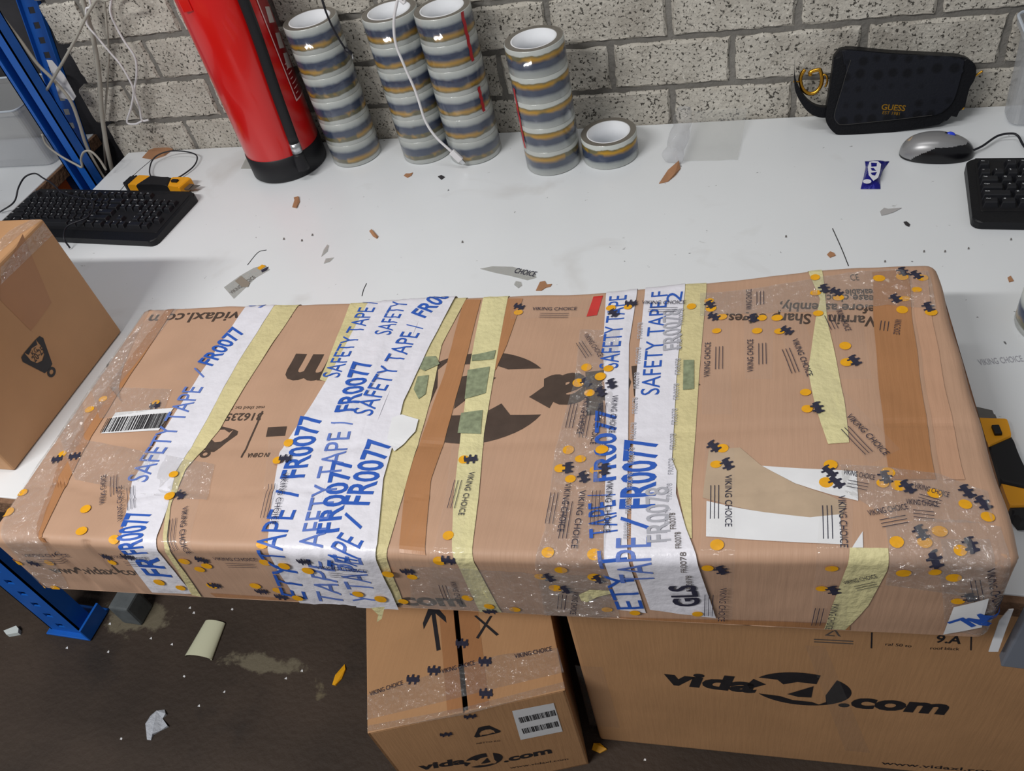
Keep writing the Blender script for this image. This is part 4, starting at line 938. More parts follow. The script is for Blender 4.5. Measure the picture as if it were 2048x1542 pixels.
# ================================================================ KEYBOARDS
KBODY = mat('black_keyboard_plastic', srgb(18, 19, 23), 0.45, 0.3, bump=0.08, bscale=400); KKEY = mat('black_key_plastic', srgb(24, 25, 30), 0.42, 0.35)
LEG = mat('white_key_legend', srgb(200, 202, 206), 0.6, 0.3)
U = 0.0188
ROWS = [[('Esc', 1, 0), ('F1', 1, 1), ('F2', 1, 0), ('F3', 1, 0), ('F4', 1, 0), ('F5', 1, .5), ('F6', 1, 0), ('F7', 1, 0), ('F8', 1, 0), ('F9', 1, .5), ('F10', 1, 0), ('F11', 1, 0), ('F12', 1, 0), ('Prt', 1, .25), ('Scr', 1, 0), ('Brk', 1, 0)],
        [('~', 1, 0)]+[(c, 1, 0) for c in '1234567890-=']+[('Back', 2, 0), ('Ins', 1, .25), ('Home', 1, 0), ('PgUp', 1, 0), ('Num', 1, .25), ('/', 1, 0), ('*', 1, 0), ('-', 1, 0)],
        [('Tab', 1.5, 0)]+[(c, 1, 0) for c in 'QWERTYUIOP[]']+[('|', 1.5, 0), ('Del', 1, .25), ('End', 1, 0), ('PgDn', 1, 0), ('7', 1, .25), ('8', 1, 0), ('9', 1, 0), ('+', 1, 0)],
        [('Caps', 1.75, 0)]+[(c, 1, 0) for c in 'ASDFGHJKL;\'']+[('Enter', 2.25, 0), ('4', 1, 3.5), ('5', 1, 0), ('6', 1, 0)],
        [('Shift', 2.25, 0)]+[(c, 1, 0) for c in 'ZXCVBNM,./']+[('Shift', 2.75, 0), ('^', 1, 1.25), ('1', 1, 1.25), ('2', 1, 0), ('3', 1, 0), ('Ent', 1, 0)],
        [('Ctrl', 1.25, 0), ('#', 1.25, 0), ('Alt', 1.25, 0), ('', 6.25, 0), ('Alt', 1.25, 0), ('#', 1.25, 0), ('Menu', 1.25, 0), ('Ctrl', 1.25, 0), ('<', 1, .25), ('v', 1, 0), ('>', 1, 0), ('0', 2, .25), ('.', 1, 0)]]
KM = {}
def key_mesh(wu):
    if wu in KM: return KM[wu]
    w = wu*U-0.0016; d = U-0.0016; tw, td = w-0.005, d-0.005
    v = [(x*w/2, y*d/2, 0) for y in (-1, 1) for x in (-1, 1)]+[(x*tw/2, y*td/2+0.001, 0.0085) for y in (-1, 1) for x in (-1, 1)]
    bm = bmesh.new(); bv = [bm.verts.new(p) for p in v]
    for q in boxvf(0, 1, 0, 1, 0, 1)[1]: bm.faces.new([bv[i] for i in q])
    bmesh.ops.bevel(bm, geom=[e for e in bm.edges if max(x.co.z for x in e.verts) > 0.004], offset=0.0011, segments=1, affect='EDGES')
    vv, ff = bmvf(bm); me = bpy.data.meshes.new('key'); me.from_pydata(vv, [], ff); me.materials.append(KKEY); KM[wu] = me; return me
def keyboard(label, loc, rz):
    W_, D_ = 0.456, 0.166
    t = thing('keyboard', label, 'keyboard', loc, rz)
    v, f = bevprism(roundrect(0, W_, 0, D_, 0.014), 0.0, 0.016, 0.005, 3)
    v = [(x, y, z*(0.80+0.35*y/D_)) for x, y, z in v]
    local('case', (v, f), KBODY, t)
    zt = lambda y: 0.016*(0.80+0.35*y/D_)
    tr = bevprism(roundrect(0.012, W_-0.010, 0.026, D_-0.012, 0.004), 0.0, 0.0006, 0.0003, 1)
    local('key_bed', ([(x, y, zt(y)+z-0.0001) for x, y, z in tr[0]], tr[1]), BLACK, t)
    lv = []
    for r, row in enumerate(ROWS):
        y = D_-0.0235-r*U-(0.005 if r else 0); x = 0.0145
        for s, wu, gap in row:
            x += gap*U
            k = bpy.data.objects.new('key', key_mesh(wu)); COL.objects.link(k); k.parent = t; k.location = (x+wu*U/2, y, zt(y)); k.rotation_euler = (math.atan(0.016*0.35/D_), 0, 0)
            if s:
                tv, tf, tw = textvf(s, 0.02); h = 0.0034 if len(s) == 1 else 0.0026; kx = min(h, (wu*U-0.008)/max(tw, .1))
                lv.append(([(x+0.0048+a*kx, y+0.0012+b*h, zt(y)+0.0094) for a, b in tv], tf))
            x += wu*U
    lg = local('key_legends', merge(*lv), LEG, t); lg['kind'] = 'stuff'
    return t
kbl = keyboard('black keyboard lying half across two tables beside the knife with cord', (-1.416, -0.345, TZ+0.0008), math.radians(-4.5))
local('maker_mark', prism(roundrect(0.318, 0.334, 0.050, 0.0535, 0.0015), 0.0154, 0.0160), LEG, kbl)
kbr = keyboard('black keyboard beside the silver mouse on the right of the white table', (0.505, -0.364, TZ+0.0008), math.radians(-3.5))
CORD = mat('black_cord', srgb(26, 26, 34), 0.45, 0.4)
pts = [(0, 424), (28, 404), (37, 375), (50, 354), (70, 347), (86, 356), (104, 367), (126, 386), (160, 396), (183, 402), (185, 420), (172, 436), (135, 452), (128, 476), (140, 496)]
zs = [.004, .03, .05, .07, .07, .06, .05, .037, .037, .037, .037, .037, .034, .026, .004]
tag(part('loose_cord', *tube([bz(u, v, z) for (u, v), z in zip(pts, zs)], 0.0018, 8), CORD, smooth=True), 'thin black cord looping over the left keyboard', 'cord')

# ================================================================ MOUSE
SIL = mat('silver_plastic', srgb(150, 150, 152), 0.32, 0.5, metal=0.35)
mouse = thing('computer_mouse', 'silver and black computer mouse in front of the black handbag', 'mouse', V(0.479, -0.152, 0.0008), math.radians(-6))
def mouse_mesh():
    a, b, h = 0.057, 0.031, 0.037; nu, nv = 128, 48; V_ = []; S_, B_ = [], []
    for j in range(nv+1):
        ph = math.pi/2*j/nv; c = math.cos(ph)**0.75; z = h*math.sin(ph)**0.9
        for i in range(nu):
            t = 2*math.pi*i/nu; x = a*c*abs(math.cos(t))**0.9*(1 if math.cos(t) >= 0 else -1); y = b*c*abs(math.sin(t))**0.85*(1 if math.sin(t) >= 0 else -1)
            V_.append((x, y, z*(1-0.22*max(0, x/a))))
    for j in range(nv):
        for i in range(nu):
            q = (j*nu+i, j*nu+(i+1) % nu, (j+1)*nu+(i+1) % nu, (j+1)*nu+i)
            cx = sum(V_[k][0] for k in q)/4; cy = sum(V_[k][1] for k in q)/4; cz = sum(V_[k][2] for k in q)/4
            side = cy < 0 and cz < 0.026*min(1, max(0, (cx+0.040)/0.036))**0.6-0.22*max(0, cx-0.030)
            (B_ if side or cz < 0.0035 else S_).append(q)
    return V_, S_, B_
mv, ms, mb = mouse_mesh()
local('top_shell', (mv, ms), SIL, mouse, True); local('side_panel', (mv, mb), mat('gloss_black_plastic', srgb(14, 14, 18), 0.25, 0.5), mouse, True)
def on_mouse(x, y): return 0.0385*max(0, 1-(x/0.057)**2*0.9-(y/0.031)**2*0.8)**0.5*(1-0.22*max(0, x/0.057))
vs_ = [(x, y, on_mouse(x, y)+0.0004) for x in [0.008+i*0.004 for i in range(10)] for y in (0.004, 0.010)]
local('wheel_slot', (vs_, [(2*i, 2*i+2, 2*i+3, 2*i+1) for i in range(9)]), BLACK, mouse)
local('scroll_wheel', xf(lathe([(0.0, -0.003), (0.008, -0.003), (0.009, -0.001), (0.009, 0.001), (0.008, 0.003), (0, 0.003)], 20), Matrix.Translation((0.016, 0.007, on_mouse(0.016, 0.007)-0.006)) @ Matrix.Rotation(math.pi/2, 4, 'X')), mat('blue_wheel', srgb(40, 70, 220), 0.3, 0.5), mouse, True)
tag(part('mouse_cord', *tube([bz(1943, 302, 0.008), bz(1965, 292, 0.01), bz(1995, 272, 0.012), bz(2022, 267, 0.014), bz(2036, 272, 0.012), bz(2048, 292, 0.006), bz(2075, 320, 0.003)], 0.0019, 8), CORD, smooth=True), 'thin black cord running from the silver mouse past the clear bin', 'cord')

# ================================================================ UTILITY KNIVES
AMB = mat('amber_plastic', srgb(232, 160, 22), 0.45, 0.45); GRIP = mat('black_grip_rubber', srgb(20, 20, 24), 0.55, 0.4); STEEL = mat('dull_blade_steel', srgb(120, 118, 116), 0.4, 0.5, metal=0.7)
def knife(label, loc, rz, s=1.0):
    t = thing('utility_knife', label, 'knife', loc, rz)
    L = 0.165*s
    def half(x):
        k = x/L
        if k < 0.06: return 0.010+0.05*k
        if k > 0.93: return 0.0155-0.07*(k-0.93)
        return 0.0145+0.0020*math.sin(k*9)
    def seg(nm, x0, x1, m, cut0=0.0, cut1=0.0, grow=0.0):
        n = 8; P = []
        for i in range(n+1): x = x0+(x1-x0)*i/n; P.append((x+cut0*(1-i/n)*-0.5+cut1*(i/n)*-0.5, -half(x)*s-grow))
        for i in range(n, -1, -1): x = x0+(x1-x0)*i/n; P.append((x+cut0*(1-i/n)*0.5+cut1*(i/n)*0.5, half(x)*s+grow))
        local(nm, bevprism(P, 0.0, 0.020*s+grow, 0.005*s, 3), m, t)
    seg('tail_cap', 0.0, 0.018*s, GRIP); seg('rear_shell', 0.017*s, 0.045*s, AMB, 0, 0.012); seg('grip', 0.044*s, 0.110*s, GRIP, 0.012, -0.014, 0.0006); seg('front_shell', 0.109*s, 0.148*s, AMB, -0.014, 0.004)
    local('slider', bevbox(0.118*s, 0.132*s, -0.004, 0.004, 0.0195*s, 0.024*s, 0.001), GRIP, t)
    local('blade_guide', bevbox(0.140*s, 0.158*s, -0.0095, 0.0095, 0.008, 0.0125, 0.0005), STEEL, t)
    local('blade', prism([(0.15*s, -0.009), (0.166*s, -0.009), (0.174*s, 0.009), (0.15*s, 0.009)], 0.0098, 0.0105), STEEL, t)
    return t
kl0 = bz(250, 374, 0.01); kl1 = bz(393, 381, 0.01); kd = kl1-kl0
knife('black and amber utility knife with a cord loop behind the left keyboard', (kl0.x+0.004, kl0.y+0.009, TZ+0.0008), math.atan2(kd.y, kd.x), kd.length/0.178)
tag(part('wrist_cord', *tube([bz(u, v, z) for (u, v), z in zip([(304, 358), (299, 343), (304, 322), (318, 309), (342, 302), (370, 303), (391, 309), (394, 320), (385, 335), (362, 352), (345, 360)], [.012, .008, .012, .02, .02, .016, .012, .008, .006, .006, .012])], 0.0016, 8), CORD, smooth=True), 'thin black cord loop tied to the utility knife', 'cord')
k0 = bz(1958, 815, 0.008); k1 = bz(2052, 1052, 0.008); kd = k0-k1
knife('black and amber utility knife lying against the right end of the long carton', (k1.x+0.003, k1.y, TZ+0.0008), math.atan2(kd.y, kd.x), kd.length/0.174)

# ================================================================ HANDBAG
LEA = mat('black_leather', srgb(12, 13, 18), 0.5, 0.22, bump=0.15, bscale=300); GOLD = mat('gold_metal', srgb(214, 160, 58), 0.22, 0.5, metal=1.0); THR = mat('stitching', srgb(58, 56, 54), 0.7)
def mono_mat():
    m = mat('monogram_leather', srgb(34, 37, 46), 0.42, 0.25, bump=0.12, bscale=300); nt = m.node_tree; b = nt.nodes['Principled BSDF']
    tc = nt.nodes.new('ShaderNodeTexCoord'); vo = nt.nodes.new('ShaderNodeTexVoronoi'); vo.inputs['Scale'].default_value = 42; vo.inputs['Randomness'].default_value = 0.25
    nt.links.new(tc.outputs['Object'], vo.inputs['Vector']); r = nt.nodes.new('ShaderNodeMapRange'); r.inputs[1].default_value = 0.25; r.inputs[2].default_value = 0.42; nt.links.new(vo.outputs['Distance'], r.inputs[0])
    mx = nt.nodes.new('ShaderNodeMix'); mx.data_type = 'RGBA'; mx.inputs[6].default_value = (*srgb(12, 13, 19), 1); mx.inputs[7].default_value = (*srgb(25, 27, 35), 1); nt.links.new(r.outputs[0], mx.inputs[0]); nt.links.new(mx.outputs[2], b.inputs['Base Color']); return m
bo_ = V(0.33, -0.076, 0.001); bup = Vector((0, 0.040, 0.14)).normalized(); BF = Face(bo_, (1, 0, 0), -bup)
bag = thing('handbag', 'small black leather shoulder bag with gold lettering leaning against the brick wall', 'handbag', bo_)
def z4(P): return [(1560+x/4.876, 80+y/4.876) for x, y in P]
outl = z4([(580, 104), (700, 92), (1100, 128), (1700, 160), (1850, 195), (1922, 275), (1895, 390), (1850, 470), (1815, 600), (1790, 685), (1700, 710), (1640, 775), (1560, 822), (1200, 884), (800, 940), (650, 948), (545, 918), (465, 830), (445, 740), (472, 560), (512, 300), (530, 165)])
flap = z4([(600, 112), (700, 100), (1100, 136), (1745, 170), (1768, 300), (1748, 400), (1700, 560), (1650, 640), (1580, 700), (1480, 735), (1180, 770), (900, 800), (610, 826), (545, 800), (522, 740), (545, 640), (600, 470), (640, 330), (640, 220)])
def bagsolid(P, f0, f1, bv, seg=3):
    """f1 front offset, f0 back offset along the face normal"""
    Q = [BF.inv(p) for p in P]; n_ = len(Q); S_ = smooth_path([Vector((*Q[i % n_], 0)) for i in range(-1, n_+2)], 4); Q = [(p.x, p.y) for p in S_[4:-8]]
    v, f = bevprism([(a, -b) for a, b in Q], f0, f1, bv, seg, True)
    return [BF.pt(x, -y, z) for x, y, z in v], f
def lift(vf):
    return [Vector((p[0], min(p[1], -0.0035), max(p[2], TZ+0.0008))) for p in vf[0]], vf[1]
part('body', *lift(bagsolid(outl, -0.034, 0.0, 0.008)), LEA, bag)
part('flap', *lift(bagsolid(flap, -0.004, 0.0035, 0.003)), mono_mat(), bag)
st_ = [BF.inv(p) for p in z4([(690, 190), (640, 340), (600, 480), (548, 650), (530, 740), (555, 795), (615, 820), (900, 795), (1180, 765), (1480, 728)])]
part('stitching', *tube([BF.pt(a, b, 0.0037) for a, b in st_], 0.0005, 5), THR, bag)
part('gold_lettering', *txt(BF, 'GUESS', (1761.5, 218), (1809, 221), 0.0095, 0.0040, 0.02), GOLD, bag)
part('gold_lettering', *txt(BF, 'EST 1981', (1764, 227), (1798, 229.5), 0.0055, 0.0040, 0.0), GOLD, bag)
def gp(x, y, off=-0.012): a, b = BF.inv((1560+x/4.876, 80+y/4.876)); return BF.pt(a, b, off)
part('gold_ring', *tube([gp(245, 300), (gp(212, 350)), gp(200, 410), gp(222, 490), gp(265, 530), gp(310, 538), gp(360, 515), gp(400, 460), gp(412, 390), gp(400, 325), gp(380, 302), gp(300, 326), gp(300, 362)], 0.0034, 8), GOLD, bag, smooth=True)
part('gold_link', *tube([gp(412, 365), gp(440, 350), gp(462, 372), gp(462, 430), gp(445, 470)], 0.0018, 8), GOLD, bag, smooth=True)
part('gold_link', *tube([gp(1905, 370), gp(1945, 345), gp(1990, 315)], 0.0018, 8), GOLD, bag, smooth=True)
part('gold_stud', *tube([gp(1775, 672, -0.004), gp(1800, 668, -0.004)], 0.0024, 8), GOLD, bag, smooth=True)
def ribbon(pts, hw, th=0.002):
    P = smooth_path(pts, 6); v, f = [], []; up = bup
    for p in P:
        for a, b in ((-1, 0), (1, 0), (1, 1), (-1, 1)): v.append(p+BF.n*(a*hw)+up*(b*th))
    for i in range(len(P)-1):
        for k in range(4): f.append((i*4+k, i*4+(k+1) % 4, (i+1)*4+(k+1) % 4, (i+1)*4+k))
    f += [(3, 2, 1, 0), tuple((len(P)-1)*4+k for k in range(4))]; return v, f
part('strap', *lift(ribbon([gp(140, 310, -0.012), gp(138, 400, -0.012), gp(150, 500, -0.012), gp(195, 600, -0.012), gp(260, 690, -0.012), gp(340, 745, -0.012), gp(440, 765, -0.014), gp(520, 740, -0.016)], 0.0095, 0.018)), LEA, bag)
part('strap_pin', *tube([gp(130, 418), gp(205, 422)], 0.0016, 8), GOLD, bag, smooth=True)

# ================================================================ SWEET, CLEAR BAGS, BINS
NAVW = mat('blue_foil_wrapper', srgb(24, 26, 140), 0.25, 0.6, metal=0.3, bump=0.3, bscale=90); WHW = mat('white_wrapper_print', srgb(226, 228, 236), 0.35, 0.5)
def sz(x, y): return (1700+x/12.85, 280+y/12.85)
so = bz(1740, 350, 0.0008); sweet = thing('wrapped_sweet', 'blue and white wrapped sweet lying near the silver mouse', 'sweet', so)
def pillow(Pl, Pr, hmax, n=16, m=8):
    L = resample([tuple(bz(*p)[:2]) for p in Pl], n); R_ = resample([tuple(bz(*p)[:2]) for p in Pr], n); v, f = [], []
    for i in range(n):
        for j in range(m+1):
            t = j/m; e = (math.sin(math.pi*i/(n-1))**0.5)*(math.sin(math.pi*t)**0.6)
            v.append((L[i][0]*(1-t)+R_[i][0]*t, L[i][1]*(1-t)+R_[i][1]*t, TZ+0.001+hmax*e))
    for i in range(n-1):
        for j in range(m): f.append((i*(m+1)+j, i*(m+1)+j+1, (i+1)*(m+1)+j+1, (i+1)*(m+1)+j))
    return v, f
part('wrapper', *pillow([sz(380, 560), sz(400, 700), sz(350, 950), sz(270, 1270)], [sz(1010, 560), sz(850, 780), sz(770, 1000), sz(780, 1270)], 0.012), NAVW, sweet, smooth=True)
SWF = Face(V(0.36, -0.15, 0.0135), (1, 0, 0), (0, -1, 0))
part('emblem', *polyvf(SWF, [sz(500, 560), sz(600, 540), sz(720, 545), sz(800, 620), sz(770, 820), sz(720, 970), sz(600, 1050), sz(480, 900), sz(455, 700)], 0.0), WHW, sweet)
for P in ([(540, 590), (690, 600), (680, 680), (545, 690)], [(530, 730), (600, 720), (670, 800), (560, 790)], [(530, 850), (690, 830), (640, 920), (560, 900)]):
    part('glyph', *polyvf(SWF, [sz(*p) for p in P], 0.0006), NAVW, sweet)
part('print_spot', *disc(SWF, sz(440, 1065), 0.0065, 0.0001), WHW, sweet)
CB2 = film('thin_plastic_bag', (0.93, 0.93, 0.92), 0.05, 0.12, 0.16, 0.5, (25, 25, 25)); CB3 = film('crinkled_plastic', (0.97, 0.97, 0.98), 0.06, 0.05, 0.06, 1.0, (50, 50, 50))
def c6(x, y): return (1300+x/7.709, 190+y/7.709)
zb = thing('plastic_bag', 'flat clear plastic bag leaning against the foot of the brick wall', 'plastic bag', bz(*c6(1000, 900)))
bl_, br2, tr_, tl_ = bz(*c6(500, 1030)), bz(*c6(1350, 1010)), by(*c6(1500, 200), -0.008), by(*c6(700, 260), -0.008)
v, f = [], []; n = 12
for i in range(n+1):
    for j in range(n+1):
        s, t = i/n, j/n; p = (bl_*(1-s)+br2*s)*(1-t)+(tl_*(1-s)+tr_*s)*t
        p = p+Vector((0, 0, 0.0015-0.012*math.sin(math.pi*t)*(0.6 if t > 0.3 else 0.3)+0.003*noise.noise(Vector((s*4, t*4, 2))))); p.z = max(p.z, TZ+0.001); v.append(p)
for i in range(n):
    for j in range(n): f.append((i*(n+1)+j, (i+1)*(n+1)+j, (i+1)*(n+1)+j+1, i*(n+1)+j+1))
part('bag_sheet', v, f, CB2, zb, smooth=True)
ax = [bz(*c6(350, 960), 0.016), bz(*c6(400, 800), 0.022), bz(*c6(470, 560), 0.024), bz(*c6(500, 400), 0.028), by(*c6(530, 240), -0.022)]
tv, tf = tube(ax, 0.02, 20, 8, rad=lambda t: 0.0185+0.0018*math.sin(t*17+1)-0.003*t)
tv = [Vector((p[0], min(p[1], -0.002), max(p[2]+0.006*noise.noise(Vector(p)*45), TZ+0.001))) for p in tv]
cp_ = tag(part('plastic_wrapper', tv, tf, CB3, smooth=True), 'crumpled clear plastic wrapper twisted like a bottle beside the flat bag', 'wrapper')
FROST = film('frosted_plastic', (0.86, 0.88, 0.92), 0.10, 0.22, 0.34, 0.2, (12, 12, 12))
def bin_(label, x0, x1, y0, y1, h, flare):
    t = thing('storage_bin', label, 'bin', V((x0+x1)/2, (y0+y1)/2, 0.0008))
    w_, d_ = (x1-x0)/2, (y1-y0)/2; rings = [(0, -0.0), (0.004, 0.004), (h-0.012, flare), (h-0.012, flare+0.008), (h, flare+0.008)]; v, f = [], []
    base = None
    for z, g in rings:
        v += [(x, y, z) for x, y in roundrect(-w_-g, w_+g, -d_-g, d_+g, min(0.018, d_*.8))]
    k = len(v)//len(rings)
    for r in range(len(rings)-1):
        for i in range(k): f.append((r*k+i, r*k+(i+1) % k, (r+1)*k+(i+1) % k, (r+1)*k+i))
    f.append(tuple(range(k-1, -1, -1)))
    local('shell', (v, f), FROST, t, False)
    local('rim', merge(*[tube([(a[0], a[1], h) for a in v[-k:]]+[v[-k]], 0.0025, 6, 1)]), mat('milky_rim', srgb(196, 204, 214), 0.4, 0.5), t)
    return t
hb = (bx(43, 210, -1.456).z-TZ)
bin_('translucent plastic storage bin on the side table behind the blue post', -1.86, -1.470, -0.045, 0.10, max(hb, 0.12), 0.012)
bin_('translucent plastic bin standing at the wall to the right of the handbag', 0.603, 0.95, -0.074, -0.018, 0.165, 0.008)

# ================================================================ CABLES AT THE RACK AND WALL
GREYC = mat('grey_cable', srgb(168, 164, 154), 0.5, 0.4); WHC = mat('white_cable', srgb(222, 220, 222), 0.45, 0.4)
def cable(label, pts, y, r, m, name='cable'):
    P = [by(u, v, (y[i] if isinstance(y, list) else y)) for i, (u, v) in enumerate(pts)]
    d0 = (P[0]-P[1]).normalized(); P = [P[0]+d0*0.05+Vector((0, 0, 0.3)), P[0]+d0*0.05]+P
    return tag(part(name, *tube(P, r, 10), m, smooth=True), label, 'cable')
cable('thick grey cable hanging straight down the left end of the brick wall', [(166, 0), (178, 45), (190, 95), (199, 160), (204, 230), (213, 290), (224, 340), (232, 375)], -0.030, 0.0050, GREYC)
cable('grey cable slanting across the dark panel past the white paper tag', [(0, 28), (40, 80), (75, 128), (105, 158), (140, 200), (158, 245), (172, 290), (195, 335), (212, 362)], -0.0645, 0.0036, GREYC)
cable('thin grey cable crossing over the white paper tag, its end free', [(192, 0), (172, 34), (150, 80), (125, 125), (92, 182)], -0.075, 0.0030, GREYC)
cable('slim grey cable hanging close to the bricks behind the white wires', [(209, 0), (214, 60), (217, 110), (213, 190), (207, 260), (212, 345)], -0.014, 0.0024, GREYC)
cable('white wire hanging in front of the bricks with its hooked end turned right', [(222, 0), (222, 30), (246, 78), (270, 115), (273, 150), (269, 185), (279, 215), (284, 240), (297, 240)], -0.022, 0.0024, WHC)
cable('white wire bent to the right from the thick grey cable', [(172, 20), (174, 48), (196, 76), (222, 107), (240, 128), (258, 158), (267, 182), (262, 215), (254, 244), (270, 248), (284, 242)], -0.040, 0.0022, WHC)
P = [by(u, v, -0.112) for u, v in [(84, 268), (94, 290), (118, 310), (150, 328), (164, 334), (162, 318), (168, 304), (182, 303), (198, 318), (212, 340)]]
tag(part('cable', *tube(P, 0.0026, 8), GREYC, smooth=True), 'thin grey cable curling in a loop across the blue rack post', 'cable')
Pt = [by(u, v, -0.048) for u, v in [(93, 120), (104, 121), (128, 150), (152, 193), (147, 201), (118, 195), (108, 160)]]
tag(part('paper_tag', Pt+[p+Vector((0, 0.0008, 0)) for p in Pt], [tuple(range(6, -1, -1)), tuple(range(7, 14))]+[(i, (i+1) % 7, 7+(i+1) % 7, 7+i) for i in range(7)], PAPER), 'white paper tag hanging on the cables beside the blue post', 'tag')
usb = thing('charging_cable', 'white charging cable with plug hanging down in front of the tape rolls', 'cable', by(915, 316, -0.138))
P = [by(u, v, -0.137) for u, v in [(795, 0), (788, 40), (791, 85), (808, 130), (832, 185), (850, 240), (872, 274), (905, 305)]]
part('wire', *tube([P[0]+(P[0]-P[1])+Vector((0.0, 0, 0.4)), P[0]+(P[0]-P[1])]+P, 0.0026, 10), WHC, usb, smooth=True)
q0, q1, q2 = by(903, 303, -0.137), by(922, 321, -0.137), by(928, 328, -0.137)
dd = (q1-q0).normalized(); sd = dd.cross(Vector((0, -1, 0))).normalized(); nn = sd.cross(dd)
M = Matrix((dd, sd, nn)).transposed().to_4x4(); M.translation = q0
part('plug', *xf(bevbox(0, (q1-q0).length, -0.0065, 0.0065, -0.0032, 0.0032, 0.0015), M), WHC, usb)
part('connector', *xf(bevbox((q1-q0).length, (q2-q0).length, -0.0042, 0.0042, -0.0016, 0.0016, 0.0006), M), CHROME, usb)
jk = thing('audio_cable', 'thin black cable with a metal jack hanging in front of the leftmost tape rolls', 'cable', by(697, 110, -0.125))
P = [by(u, v, -0.125) for u, v in [(644, 0), (652, 24), (664, 52), (678, 78), (690, 97)]]
part('wire', *tube([P[0]+(P[0]-P[1])+Vector((-0.01, 0, 0.4)), P[0]+(P[0]-P[1])]+P, 0.0019, 8), CORD, jk, smooth=True)
part('jack_sleeve', *tube([by(690, 97, -0.125), by(704, 108, -0.125)], 0.0036, 10), CORD, jk, smooth=True)
part('jack_tip', *tube([by(704, 108, -0.125), by(706, 118, -0.125)], 0.0014, 8), CHROME, jk, smooth=True)

# ================================================================ SCRAPS ON TABLE AND FLOOR
KR = mat('kraft_scrap', srgb(168, 124, 92), 0.8, 0.2, var=0.1); DKS = mat('dark_scrap', srgb(56, 54, 56), 0.7, 0.3); FILMS = film('film_scrap', (0.86, 0.86, 0.84), 0.08, 0.12, 0.25, 0.5, (80, 80, 80))
def scrap(name, label, px, m, z=0.0, th=0.0012, cat='scrap', group=None, curl=0.0):
    base = sum((bz(u, v, z) for u, v in px), Vector())/len(px); n = len(px)
    P = [bz(u, v, z) for u, v in px]
    lo = [p+Vector((0, 0, 0.0003)) for p in P]; hi = [p+Vector((0, 0, 0.0003+th+curl*(i % 2))) for i, p in enumerate(P)]
    o = part(name, lo+hi, [tuple(range(n-1, -1, -1)), tuple(range(n, 2*n))]+[(i, (i+1) % n, n+(i+1) % n, n+i) for i in range(n)], m)
    return tag(o, label, cat, group)
scrap('cardboard_scrap', 'torn brown cardboard scrap lying behind the long carton', [(1072, 582), (1080, 565), (1090, 563), (1094, 570), (1104, 569), (1101, 574), (1092, 576), (1083, 582)], KR)
scrap('cardboard_scrap', 'brown torn paper scrap behind the knife at the table corner', [(285, 316), (300, 304), (318, 297), (342, 289), (346, 300), (330, 312), (306, 320)], KR, curl=0.004)
scrap('cardboard_scrap', 'small bent brown scrap below the fire extinguisher', [(585, 415), (590, 403), (588, 396), (598, 395), (600, 404), (594, 417)], KR, curl=0.002)
scrap('cardboard_scrap', 'short brown sliver in the middle of the white table', [(739, 463), (744, 461), (757, 474), (754, 478), (746, 473)], KR, curl=0.002)
scrap('cardboard_scrap', 'heart shaped tan paper scrap in front of the tape rolls', [(808, 352), (812, 348), (820, 348), (826, 346), (823, 352), (815, 356)], KR)
scrap('black_chip', 'small black square chip in front of the tape rolls', [(876, 354), (883, 351), (890, 355), (883, 360)], DKS)
scrap('torn_tape_scrap', 'torn brown and amber tape scrap below the clear wrapper', [(1318, 368), (1336, 345), (1346, 336), (1358, 326), (1361, 338), (1350, 352), (1336, 364)], KR, curl=0.004)
scrap('cardboard_scrap', 'tan paper crumb near the scratch behind the long carton', [(1654, 510), (1660, 504), (1668, 507), (1671, 512), (1660, 516)], KR)
scrap('cardboard_scrap', 'brown crumb beside the roll of tape on the right', [(2015, 556), (2021, 553), (2027, 563), (2018, 565)], KR)
scrap('film_scrap', 'grey sliver of clear film near the middle of the table', [(643, 514), (648, 500), (655, 490), (658, 492), (655, 504)], FILMS)
scrap('film_scrap', 'curled grey film shaving behind the long carton', [(643, 513), (652, 502), (660, 500), (655, 510), (646, 514)] and [(648, 528), (652, 518), (668, 516), (660, 524)], FILMS)
ts = scrap('tape_scrap', 'printed clear tape scrap with amber spot beside the long carton', [(448, 575), (480, 552), (508, 536), (530, 530), (540, 540), (512, 556), (468, 598)], FILMS, th=0.0004)
TBF = Face(V(0, 0, 0.0010), (1, 0, 0), (0, -1, 0))
def child(name, vf, m, par): return part(name, vf[0], vf[1], m, par)
child('amber_print', polyvf(TBF, [(514, 536), (524, 529), (532, 532), (520, 540)], 0.0), YELINK, ts); child('navy_print', polyvf(TBF, [(522, 540), (537, 533), (534, 540), (524, 545)], 0.0), NAVYINK, ts)
child('wording', txt(TBF, 'VIKING CHOICE', (464, 588), (512, 555), 0.011, 0.0), GREYINK, ts); child('brown_patch', polyvf(TBF, [(470, 562), (482, 552), (500, 566), (496, 574), (484, 574)], 0.0002), mat('grey_brown_glue', srgb(140, 130, 118), 0.7), ts)
ts2 = scrap('tape_scrap', 'printed clear tape scrap with wording behind the long carton', [(960, 538), (985, 533), (1025, 534), (1070, 546), (1073, 556), (1055, 561), (1020, 552), (990, 546)], FILMS, th=0.0004)
child('wording', txt(TBF, 'CHOICE', (1027, 545), (1068, 553), 0.013, 0.0, 0.01), NAVYINK, ts2)
scrap('film_scrap', 'small round clear film scrap behind the long carton', [(1028, 570), (1032, 563), (1042, 565), (1044, 572), (1037, 577)], FILMS)
scrap('film_scrap', 'clear film strip sticking out beside the extinguisher base', [(482, 338), (492, 318), (500, 304), (510, 322), (502, 338)], FILMS)
scrap('film_scrap', 'grey smudged film scrap below the blue sweet', [(1760, 424), (1768, 417), (1776, 419), (1803, 417), (1788, 425), (1776, 429), (1763, 432)], mat('grey_smudge', srgb(172, 170, 170), 0.7))
